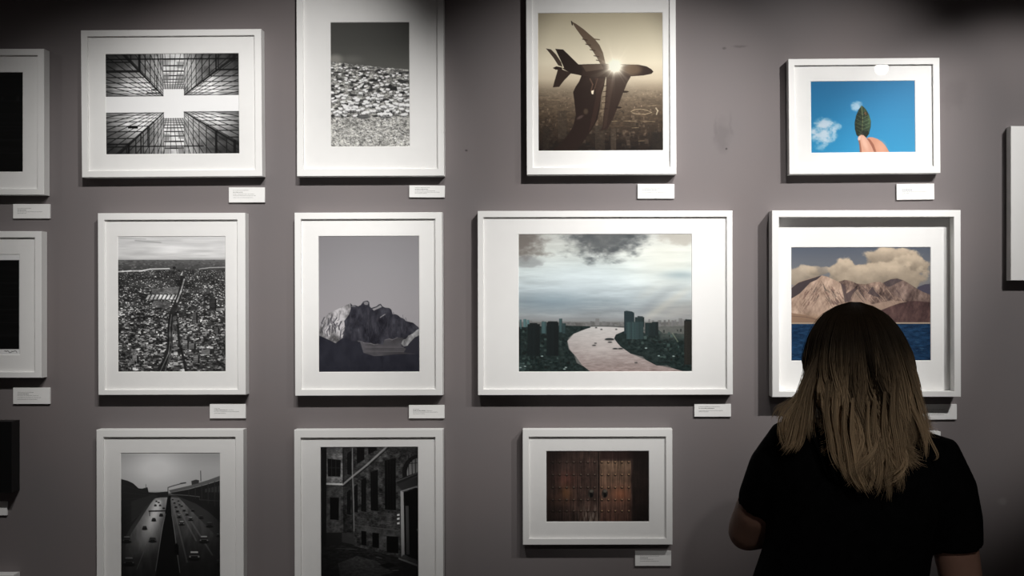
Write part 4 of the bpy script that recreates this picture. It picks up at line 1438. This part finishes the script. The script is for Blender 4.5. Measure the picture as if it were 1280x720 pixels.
# trunk, neck, head
loft(bm, [(S - .07, 0, .80, .155, .10), (S - .07, 0, .88, .165, .108), (S - .062, 0, .98, .142, .098), (S - .045, 0, 1.08, .132, .092), (S - .025, 0, 1.17, .138, .096),
          (S - .012, 0, 1.25, .148, .098), (S - .006, .0, 1.31, .138, .085), (S - .004, .0, 1.345, .09, .062)])
solid(bm, [(S - .004, .0, 1.31), (S - .004, .01, 1.37), (S - .006, .02, 1.43)], [.062, .05, .05])
ball(bm, (S - .008, .012, 1.485), (.070, .086, .082))
ball(bm, (S - .008, .05, 1.425), (.056, .058, .068))
ball(bm, (S - .008, .092, 1.392), (.022, .018, .018))
solid(bm, [(S - .008, .100, 1.475), (S - .008, .116, 1.447), (S - .008, .104, 1.436)], [.007, .012, .008], 10)
ball(bm, (S - .008, .100, 1.413), (.022, .009, .009))
for q in (-1, 1):
    ball(bm, (S - .008 + q * .030, .098, 1.484), (.022, .010, .008))
    ball(bm, (S - .008 + q * .076, .012, 1.462), (.008, .018, .030))
# arms: upper arm, forearm, palm, five fingers
left = [(S - .12, 0, 1.325), (S - .155, .02, 1.270), (S - .180, .055, 1.205), (S - .190, .095, 1.162)]
solid(bm, left, [.050, .047, .040, .037])
ball(bm, (S - .190, .098, 1.160), (.036, .037, .036))
solid(bm, [(S - .190, .10, 1.160), (S - .12, .165, 1.155), (S - .05, .19, 1.158), (S + .03, .18, 1.162)], [.037, .038, .030, .023])
right = [(S + .115, 0, 1.29), (S + .146, 0, 1.24), (S + .164, .005, 1.17), (S + .178, .01, 1.10), (S + .178, .02, 1.045)]
solid(bm, right, [.048, .046, .041, .038, .035])
ball(bm, (S + .178, .022, 1.04), .035)
solid(bm, [(S + .178, .025, 1.04), (S + .10, .12, 1.055), (S + .07, .15, 1.065), (S + .03, .165, 1.08)], [.035, .036, .029, .022])


def hand(wrist, direction, spread, palm_n):
    w = Vector(wrist)
    d = Vector(direction).normalized()
    s = Vector(spread).normalized()
    n = Vector(palm_n).normalized()          # side the fingers curl to
    solid(bm, [w - d * .01, w + d * .03, w + d * .075], [(.021, .016), (.036, .014), (.038, .012)] if abs(d.y) < .9 else [.02, .024, .024], 16)
    for k, (off, ln) in enumerate(((-.028, .058), (-.010, .068), (.010, .072), (.028, .066))):
        b0 = w + d * .068 + s * off
        p1 = b0 + d * ln * .45 + n * .006
        p2 = p1 + d * ln * .28 + n * ln * .28
        p3 = p2 + n * ln * .30 - d * ln * .02
        solid(bm, [b0 - d * .02, b0, p1, p2, p3], [.009, .009, .0085, .008, .007], 10)
        ball(bm, p3, .0072, 10)
    t0 = w + d * .022 + s * .026
    t1 = t0 + s * .026 + d * .018 + n * .008
    t2 = t1 + d * .028 + s * .008 + n * .010
    solid(bm, [t0 - s * .012, t0, t1, t2], [.012, .012, .0105, .008], 10)
    ball(bm, t2, .0082, 10)


hand((S + .03, .18, 1.162), (1, -.30, .0), (0, .15, 1), (.2, -1, 0))
hand((S + .03, .165, 1.08), (-1, .05, .15), (0, .1, 1), (-.1, -1, .1))
# legs and feet
for q in (-1, 1):
    solid(bm, [(S - .07 + q * .085, 0, .84), (S - .07 + q * .088, .005, .62), (S - .07 + q * .085, .0, .47), (S - .07 + q * .085, -.012, .33), (S - .07 + q * .085, -.005, .09)],
          [.083, .070, .052, .052, .036])
    solid(bm, [(S - .07 + q * .087, -.03, .055), (S - .07 + q * .09, .06, .045), (S - .07 + q * .095, .13, .035)], [.034, .036, .030], 14)
remeshed('body', bm, M['skin'], woman, .005, 5)

# eyes
for q in (-1, 1):
    bm = bmesh.new()
    ball(bm, (S - .008 + q * .030, .0865, 1.4765), .0110, 16)
    from_bm('eye', bm, M['eye'], woman, True)

# t-shirt
bm = bmesh.new()
loft(bm, [(S - .072, 0, .90, .178, .120), (S - .070, 0, .96, .168, .116), (S - .055, 0, 1.04, .156, .108), (S - .040, 0, 1.10, .153, .104), (S - .025, 0, 1.16, .147, .106),
          (S - .012, 0, 1.22, .156, .108), (S - .010, 0, 1.27, .166, .106), (S - .012, 0, 1.315, .158, .094), (S - .014, .0, 1.350, .128, .078), (S - .014, .004, 1.376, .078, .066),
          (S - .012, .008, 1.392, .060, .060)])
# shoulders and sleeves
solid(bm, [(S - .085, 0, 1.335), (S - .122, .003, 1.328), (S - .150, .015, 1.285), (S - .164, .03, 1.245), (S - .172, .044, 1.218)],
      [.052, .056, .053, .049, .047], 24)
solid(bm, [(S + .08, 0, 1.320), (S + .13, 0, 1.305), (S + .150, 0, 1.255), (S + .163, 0, 1.20), (S + .168, .004, 1.152)],
      [.048, .052, .053, .050, .0475], 24)
remeshed('t_shirt', bm, M['shirt'], woman, .006, 5)
# hem band and neckline rib
bm = bmesh.new()
solid(bm, [(S - .012 + .061 * math.cos(a), .010 + .060 * math.sin(a), 1.393) for a in np.linspace(0, 2 * PI, 33)], [.0055] * 33, 8, False)
from_bm('collar', bm, M['shirt'], bpy.data.objects['t_shirt'], True)

# trousers
bm = bmesh.new()
loft(bm, [(S - .07, 0, .80, .170, .112), (S - .07, 0, .87, .176, .116), (S - .070, 0, .94, .164, .110), (S - .064, 0, .985, .152, .104)])
for q in (-1, 1):
    solid(bm, [(S - .07 + q * .086, 0, .86), (S - .07 + q * .089, .005, .62), (S - .07 + q * .087, .0, .47), (S - .07 + q * .087, -.010, .33), (S - .07 + q * .087, -.005, .10)],
          [.092, .080, .064, .062, .056])
remeshed('trousers', bm, M['denim'], woman, .007, 4)
for q in (-1, 1):
    bm = bmesh.new()
    x = S - .07 + q * .09
    solid(bm, [(x, -.07, .055), (x, -.03, .065), (x + q * .002, .05, .058), (x + q * .004, .12, .045), (x + q * .005, .17, .038)],
          [.030, (.038, .04), (.042, .036), (.042, .028), (.030, .018)], 18)
    sh = remeshed('shoe', bm, M['shoe'], woman, .005, 4)
    bm = bmesh.new()
    pts = [(-.036, -.085), (.036, -.085), (.042, -.02), (.050, .08), (.046, .155), (.02, .195), (-.02, .195), (-.044, .155), (-.046, .08), (-.040, -.02)]
    lo = [bm.verts.new((x + q * .003 + a, b, .0005)) for a, b in pts]
    hi = [bm.verts.new((x + q * .003 + a, b, .026)) for a, b in pts]
    bm.faces.new(lo[::-1])
    bm.faces.new(hi)
    for k in range(len(pts)):
        bm.faces.new([lo[k], lo[(k + 1) % len(pts)], hi[(k + 1) % len(pts)], hi[k]])
    bmesh.ops.bevel(bm, geom=[e for e in bm.edges], offset=.004, segments=2, affect='EDGES')
    from_bm('sole', bm, M['rubber'], sh)

# ------------------------------------------------------------------ hair: locks of fine strands falling from the crown
wx = woman.location.x
prof_y = [377, 381, 386, 392, 400, 410, 420, 440, 460, 480, 500, 520, 540, 560, 580, 600, 617]
prof_l = [1066, 1052, 1042, 1032, 1024, 1018, 1013, 1008, 1004, 1001, 1000, 1003, 1010, 1024, 1036, 1056, 1082]
prof_r = [1070, 1086, 1096, 1106, 1114, 1122, 1128, 1137, 1143, 1148, 1152, 1157, 1158, 1150, 1138, 1116, 1088]
pz = np.array([HZ(y) for y in prof_y])[::-1]
pl = np.array([HX(x) - wx for x in prof_l])[::-1]
pr = np.array([HX(x) - wx for x in prof_r])[::-1]
ZT = HZ(377)


def env(z):
    l = np.interp(z, pz, pl)
    r = np.interp(z, pz, pr)
    return (l + r) / 2, (r - l) / 2


def back_depth(z):
    """how far the mass stands behind the body axis: round over the skull, then hanging down the back"""
    return np.interp(z, [1.24, 1.30, 1.36, 1.40, 1.44, 1.50, 1.54, 1.565, 1.58, 1.592], [.137, .137, .132, .122, .116, .114, .098, .074, .045, .012])


def front_depth(z):
    return np.interp(z, [1.24, 1.30, 1.36, 1.42, 1.50, 1.54, 1.57, 1.585, 1.592], [.085, .10, .105, .102, .108, .098, .062, .035, .012])


rs = np.random.RandomState(12)
NSEG = 22


def strand_path(phi, zend, lay, wave_a, wave_p, wave_f, curl, pull, gather=0.0):
    """phi: 0 straight at the viewer, +-pi/2 the sides; returns NSEG points"""
    t = np.linspace(0, 1, NSEG)
    z = ZT - .001 - (ZT - zend) * (t ** 1.35 * .55 + t * .45)
    zc = np.maximum(z, 1.262)
    cx, hw = env(np.maximum(z, HZ(540)))           # the mass is widest near the shoulders, locks then converge by themselves
    dep = np.where(abs(phi) < PI / 2, back_depth(zc), front_depth(zc))
    x = cx + hw * lay * np.sin(phi)
    y = -dep * lay * np.cos(phi)
    x = x + wx * y / (D + HY) * .8                  # the mass leans a little to her left
    low = smooth(z * -1, -1.56, -1.24)
    x = x + wave_a * low * np.sin(wave_f * (ZT - z) + wave_p) * (1 - .35 * abs(np.sin(phi)))
    y = y + .6 * wave_a * low * np.cos(wave_f * (ZT - z) + wave_p * 1.7)
    x = x + pull * smooth(t, .5, 1.0) + gather * t ** 2.2 + curl * smooth(t, .86, 1.0) ** 2
    z = z + abs(curl) * .5 * smooth(t, .92, 1.0) ** 2
    return np.stack([x, y, z], -1)


paths, radii, tints = [], [], []


def zend_for(phi):
    """hem of the hair: a shallow V, longest at the middle of the back"""
    s = math.sin(phi)
    pyv = np.interp(s, [-1, -.8, -.55, -.25, 0, .1, .3, .55, .8, 1], [538, 552, 572, 597, 613, 621, 607, 586, 568, 550])
    d = .135 * math.cos(phi)
    return EYE - (pyv - VY) * (D + HY - d) / F


def add_lock(phi, n, spread, lay0, vivid=0.0):
    gat = rs.uniform(.03, .075)
    wa = rs.uniform(.007, .028) * (1 + .6 * abs(vivid))
    wp = rs.uniform(0, 2 * PI)
    wf = rs.uniform(15, 40)
    ze = zend_for(phi) + rs.uniform(-.012, .028)
    pull = (.050 if phi < 0 else -.024) * math.sin(phi) ** 2 + rs.uniform(-.012, .012)
    curl = rs.choice([-1, 1]) * rs.uniform(0, .024)
    tone = rs.uniform(-.75, .75) if not vivid else vivid
    for _ in range(n):
        dphi = rs.randn() * spread
        lay = lay0 * (1 + rs.randn() * .012)
        p = strand_path(phi + dphi, ze + rs.uniform(-.010, .016), lay, wa, wp + rs.randn() * .18, wf, curl * rs.uniform(.6, 1.3), pull, -dphi * gat)
        p[:, 0] += rs.randn() * .0012
        paths.append(p)
        radii.append(rs.uniform(.00034, .00062))
        tints.append((tone + rs.randn() * .22, rs.uniform(-.03, .05)))


for k in range(150):
    phi = rs.uniform(-1.62, 1.62)
    add_lock(phi, 36, .060, rs.uniform(.92, 1.02))
for k in range(44):                                    # distinct wavy locks lying on top
    add_lock(rs.uniform(-1.35, 1.35), 30, .024, rs.uniform(1.0, 1.04), rs.choice([-.95, -.7, .8, 1.1, 1.35]))
for k in range(46):                                    # deeper fill
    add_lock(rs.uniform(-1.9, 1.9), 24, .09, rs.uniform(.84, .93))
for k in range(26):                                    # front locks beside the face
    phi = rs.choice([-1, 1]) * rs.uniform(1.75, 2.25)
    add_lock(phi, 24, .06, rs.uniform(.92, 1.0))


def free_lock(pts, n, fan, tone, taper=1.0):
    """loose lock through given pixel points (px, py, depth towards the viewer)"""
    q = np.array([((a - VX) * (D + HY - d) / F - wx, -d, EYE - (b - VY) * (D + HY - d) / F) for a, b, d in pts])
    tt = np.linspace(0, 1, len(q))
    # smooth by cubic-ish resampling
    ts = np.linspace(0, 1, NSEG)
    base = np.stack([np.interp(ts, tt, q[:, i]) for i in range(3)], -1)
    for _ in range(2):
        base[1:-1] = (base[:-2] + 2 * base[1:-1] + base[2:]) / 4
    for _ in range(n):
        off = rs.randn(3) * np.array([fan, fan * .7, fan * .6])
        gr = np.interp(ts, [0, .3, 1], [.35, .9, taper])[:, None]
        p = base + off * gr
        p[:, 2] -= rs.randn() * .004 * ts
        cut = rs.uniform(.86, 1.0)
        p = np.stack([np.interp(ts * cut, ts, p[:, i]) for i in range(3)], -1)
        paths.append(p)
        radii.append(rs.uniform(.00032, .00055))
        tints.append((tone + rs.randn() * .25, rs.uniform(-.02, .06)))


# the lock flicked out over the left shoulder, the wisp at the right, small curled tips
free_lock([(1030, 430, .07), (1010, 480, .085), (1000, 510, .09), (992, 535, .092), (988, 555, .092), (980, 564, .09)], 60, .006, .35, 1.0)
free_lock([(1022, 440, .06), (1004, 488, .075), (992, 506, .085), (980, 520, .088), (977, 540, .088), (983, 556, .085)], 55, .005, .45, 1.2)
free_lock([(1018, 450, .06), (1002, 494, .075), (988, 504, .085), (974, 512, .085), (971, 524, .083)], 26, .004, .4, 1.2)
free_lock([(1030, 415, .03), (1012, 460, .04), (1006, 490, .05), (1003, 515, .06), (1000, 540, .07)], 60, .006, .2, 1.0)
free_lock([(1040, 420, .05), (1020, 460, .06), (1012, 500, .07), (1010, 525, .08), (1012, 548, .09)], 60, .006, .1, 1.0)
free_lock([(1024, 430, .04), (1006, 478, .06), (998, 505, .075), (988, 526, .08), (982, 545, .085)], 60, .005, .3, 1.1)
free_lock([(1016, 460, .08), (1008, 500, .09), (1004, 530, .095), (1000, 552, .095), (992, 563, .093)], 40, .005, .2, .8)
free_lock([(1125, 430, .08), (1144, 490, .09), (1152, 520, .095), (1160, 545, .097), (1171, 566, .095), (1173, 571, .093), (1166, 573, .092)], 9, .0012, .4)
free_lock([(1130, 440, .07), (1148, 495, .085), (1156, 520, .09), (1160, 540, .092), (1158, 556, .092)], 9, .0016, .3)
free_lock([(1132, 440, .06), (1150, 490, .08), (1158, 512, .085), (1163, 530, .087), (1166, 540, .087)], 7, .0018, .3)
for (a, b, c_, d_, tn) in ((1062, 590, 1078, 612, .5), (1072, 588, 1088, 617, .6), (1100, 588, 1094, 610, .3), (1112, 580, 1106, 600, .2), (1122, 574, 1130, 594, .2), (1050, 578, 1062, 600, .4),
                           (1040, 566, 1052, 588, .2), (1092, 592, 1086, 612, .6), (1128, 566, 1140, 584, .1)):
    free_lock([(a - 6, b - 90, .135), (a - 8, b - 50, .139), (a - 3, b - 25, .141), (a, b, .142), ((a + c_) / 2, (b + d_) / 2 + 3, .141), (c_, d_, .139)], 26, .0032, tn, .9)

PTH = np.array(paths)
N = len(PTH)
RAD = np.array(radii)
TIN = np.array(tints)
# build three-sided tubes for all strands
T = np.gradient(PTH, axis=1)
T /= np.linalg.norm(T, axis=2, keepdims=True) + 1e-9
ref = np.array([.31, -.9, .29])
A = np.cross(T, ref)
A /= np.linalg.norm(A, axis=2, keepdims=True) + 1e-9
B = np.cross(T, A)
tp = np.interp(np.linspace(0, 1, NSEG), [0, .1, .8, 1], [.8, 1, .9, .25])
V = []
for j in range(3):
    an = j * 2 * PI / 3
    V.append(PTH + (A * math.cos(an) + B * math.sin(an)) * (RAD[:, None, None] * tp[None, :, None]))
V = np.stack(V, 2)                                      # N, NSEG, 3, xyz
idx = np.arange(N * NSEG * 3).reshape(N, NSEG, 3)
Q = []
for j in range(3):
    k = (j + 1) % 3
    Q.append(np.stack([idx[:, :-1, j], idx[:, :-1, k], idx[:, 1:, k], idx[:, 1:, j]], -1).reshape(-1, 4))
Q = np.concatenate(Q)
# dye: dark brown at the root growing into blonde lengths, lock by lock
zz = PTH[..., 2]
g = smooth(-zz, -1.535, -1.345) + TIN[:, 0][:, None] * .62 * smooth(-zz, -1.53, -1.41)
g = np.clip(g, 0, 1.55)
dark = np.array([.030, .0195, .0105])
blond = np.array([.42, .298, .178])
HC = dark * (1 - g[..., None]) + blond * g[..., None]
HC = np.clip(HC + TIN[:, 1][:, None, None] * np.array([.10, .08, .05]) * (.2 + g[..., None]), .01, .85)
HC = np.repeat(HC[:, :, None, :], 3, 2).reshape(-1, 3)
V = V.reshape(-1, 3)
# cap of hair lying against the skull, under the strands
cap_v, cap_f, cap_c = [], [], []
zs = np.linspace(1.588, HZ(572), 26)
ns = 40
for z in zs:
    cx, hw = env(max(z, HZ(540)))
    conv = 1 - .35 * float(smooth(np.array(-z), -HZ(530), -HZ(572)))
    for t in range(ns):
        a = t * 2 * PI / ns
        sa, ca = math.sin(a), math.cos(a)
        if ca >= 0:
            dep = float(back_depth(z))
            y = -dep * .90 * ca
        else:
            # open at the face: the inner side folds back behind the ears below the hairline
            dep = float(front_depth(z)) if z > 1.535 else .012
            y = -dep * .90 * ca
        cap_v.append((cx + hw * .90 * conv * sa, y, z))
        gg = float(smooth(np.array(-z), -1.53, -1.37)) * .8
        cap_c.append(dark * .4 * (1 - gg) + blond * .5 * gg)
for r in range(len(zs) - 1):
    for t in range(ns):
        cap_f.append((r * ns + t, r * ns + (t + 1) % ns, (r + 1) * ns + (t + 1) % ns, (r + 1) * ns + t))
cap_f.append(tuple(range(3, -1, -1)))
cap_f = cap_f[:-1]
for t in range(0, ns // 2 - 1):
    cap_f.append((t, t + 1, ns - 2 - t, ns - 1 - t))
base = len(V)
V = np.concatenate([V, np.array(cap_v)])
Q = np.concatenate([Q, np.array(cap_f) + base])
HC = np.concatenate([HC, np.array(cap_c)])
me = bpy.data.meshes.new('hair')
me.vertices.add(len(V))
me.vertices.foreach_set('co', V.astype(np.float32).ravel())
me.loops.add(Q.size)
me.loops.foreach_set('vertex_index', Q.astype(np.int32).ravel())
me.polygons.add(len(Q))
me.polygons.foreach_set('loop_start', (np.arange(len(Q)) * 4).astype(np.int32))
me.update(calc_edges=True)
me.polygons.foreach_set('use_smooth', [True] * len(me.polygons))
at = me.color_attributes.new('Col', 'FLOAT_COLOR', 'POINT')
at.data.foreach_set('color', np.concatenate([HC, np.ones((len(HC), 1))], 1).astype(np.float32).ravel())
hair = link('hair', me, M['hair'], woman)
hair['label'] = 'long hair, dark brown at the crown and blonde at the wavy ends'

# ------------------------------------------------------------------ lights: track spots in front of the wall, plus added fill spots
def spot(name, loc, aim, watts, half_deg, blend, radius=.03, col=(1, .98, .955)):
    ld = bpy.data.lights.new(name, 'SPOT')
    ld.energy = watts
    ld.color = col
    ld.spot_size = math.radians(half_deg * 2)
    ld.spot_blend = blend
    ld.shadow_soft_size = radius
    o = bpy.data.objects.new(name, ld)
    C.objects.link(o)
    o.location = loc
    o.rotation_euler = (Vector(aim) - Vector(loc)).to_track_quat('-Z', 'Y').to_euler()
    return o


LZ, LY = 2.96, -1.54


def wx_(px):
    return (px - VX) * D / F


for (lx, ax, az, half, blend, watts) in ((-0.176, -0.85, 1.90, 18.1, .875, 142), (1.399, 0.527, 1.80, 19.3, .98, 222), (1.711, 1.13, 1.772, 16.8, .557, 150),
                                         (-3.004, -1.065, 1.687, 15, .55, 13), (0.686, 0.031, 1.847, 19.8, .996, 195), (-0.721, -1.20, 1.52, 24.0, .7, 72),
                                         (-0.5, -0.85, 0.95, 24, 1.0, 70), (0.35, 0.0, 1.0, 22, 1.0, 32)):  # last pair are added fill, lifting the bottom row
    spot('track_or_fill_spot', (lx, LY, LZ), (ax, 0, az), watts * .8, half, blend)
# added fill spot behind the viewer, a tight cone that brightens the visitor's hair
spot('track_or_fill_spot', (0.66, -3.6, LZ), (0.50, -1.1, 1.38), 52, 10.5, 1.0)
# added unseen spots wash the opposite wall so its bounce fills the visitor's back
for lx in (-2.4, 0.0, 2.2):
    spot('track_or_fill_spot', (lx, RY0 + 1.5, LZ), (lx, RY0, 1.7), 210, 42, .9)


# the lamp whose glare shows in the leaf picture's glass: a track head above and behind the viewer
def track_lamp(loc, aim, strength):
    e = bpy.data.objects.new('track_spotlight', None)
    C.objects.link(e)
    e.location = loc
    tag(e, 'black track spotlight on the ceiling, seen only as a glare in the leaf picture', 'lamp')
    d = (Vector(aim) - Vector(loc)).normalized()
    rot = d.to_track_quat('-Z', 'Y').to_matrix().to_4x4()
    bm = bmesh.new()
    r = [(.0, .09), (.03, .09), (.042, .06), (.045, -.03), (.047, -.06), (.043, -.06), (.040, -.03)]
    seg = 24
    rings = [[bm.verts.new((a * math.cos(t * 2 * PI / seg), a * math.sin(t * 2 * PI / seg), b)) for t in range(seg)] for a, b in r[1:]]
    for A_, B_ in zip(rings[:-1], rings[1:]):
        for t in range(seg):
            bm.faces.new([A_[t], A_[(t + 1) % seg], B_[(t + 1) % seg], B_[t]])
    bm.faces.new(rings[0])
    o = from_bm('lamp_housing', bm, M['metal_black'], e, True)
    o.matrix_local = rot
    bm = bmesh.new()
    bmesh.ops.create_circle(bm, cap_ends=True, segments=24, radius=.0395, matrix=Matrix.Translation((0, 0, -.032)))
    m = bpy.data.materials.new('lit_lamp_lens')
    m.use_nodes = True
    b = m.node_tree.nodes['Principled BSDF']
    b.inputs['Emission Color'].default_value = (1, .96, .9, 1)
    b.inputs['Emission Strength'].default_value = strength
    o = from_bm('lamp_lens', bm, m, e)
    o.matrix_local = rot
    bm = bmesh.new()
    box_bm(bm, -.006, .006, -.006, .006, .03, RZ1 - loc[2] - .001)
    box_bm(bm, -.03, .03, -.02, .02, RZ1 - loc[2] - .03, RZ1 - loc[2] - .001)
    from_bm('lamp_stem', bm, M['metal_black'], e)
    return e


# ------------------------------------------------------------------ camera
cam = bpy.data.cameras.new('camera')
cam.sensor_width = 36
cam.sensor_fit = 'HORIZONTAL'
cam.lens = F / 1280 * 36
cam.shift_x = (640 - VX) / 1280
cam.shift_y = (VY - 360) / 1280
cam.clip_start = .05
co = bpy.data.objects.new('camera', cam)
C.objects.link(co)
co.location = (0, -D, EYE)
co.rotation_euler = (PI / 2, 0, 0)
bpy.context.scene.camera = co

# where that lamp must hang for the mirror path camera > glass > lamp: same height as the other track, behind the camera
gx, gz = P(1102, 85, .031)
k = (LZ - gz) / ((gz - EYE) / (D - .031))
track_lamp((gx + (gx - 0) / (D - .031) * k, -.031 - k, LZ), (gx, 0, gz), 55)

w = bpy.data.worlds.new('world')
bpy.context.scene.world = w
w.use_nodes = True
w.node_tree.nodes['Background'].inputs['Color'].default_value = (1, .97, .94, 1)
w.node_tree.nodes['Background'].inputs['Strength'].default_value = 0.02

vs = bpy.context.scene.view_settings
vs.view_transform = 'Standard'
vs.look = 'None'
vs.gamma = 1
vs.use_curve_mapping = False
vs.exposure = 0.0
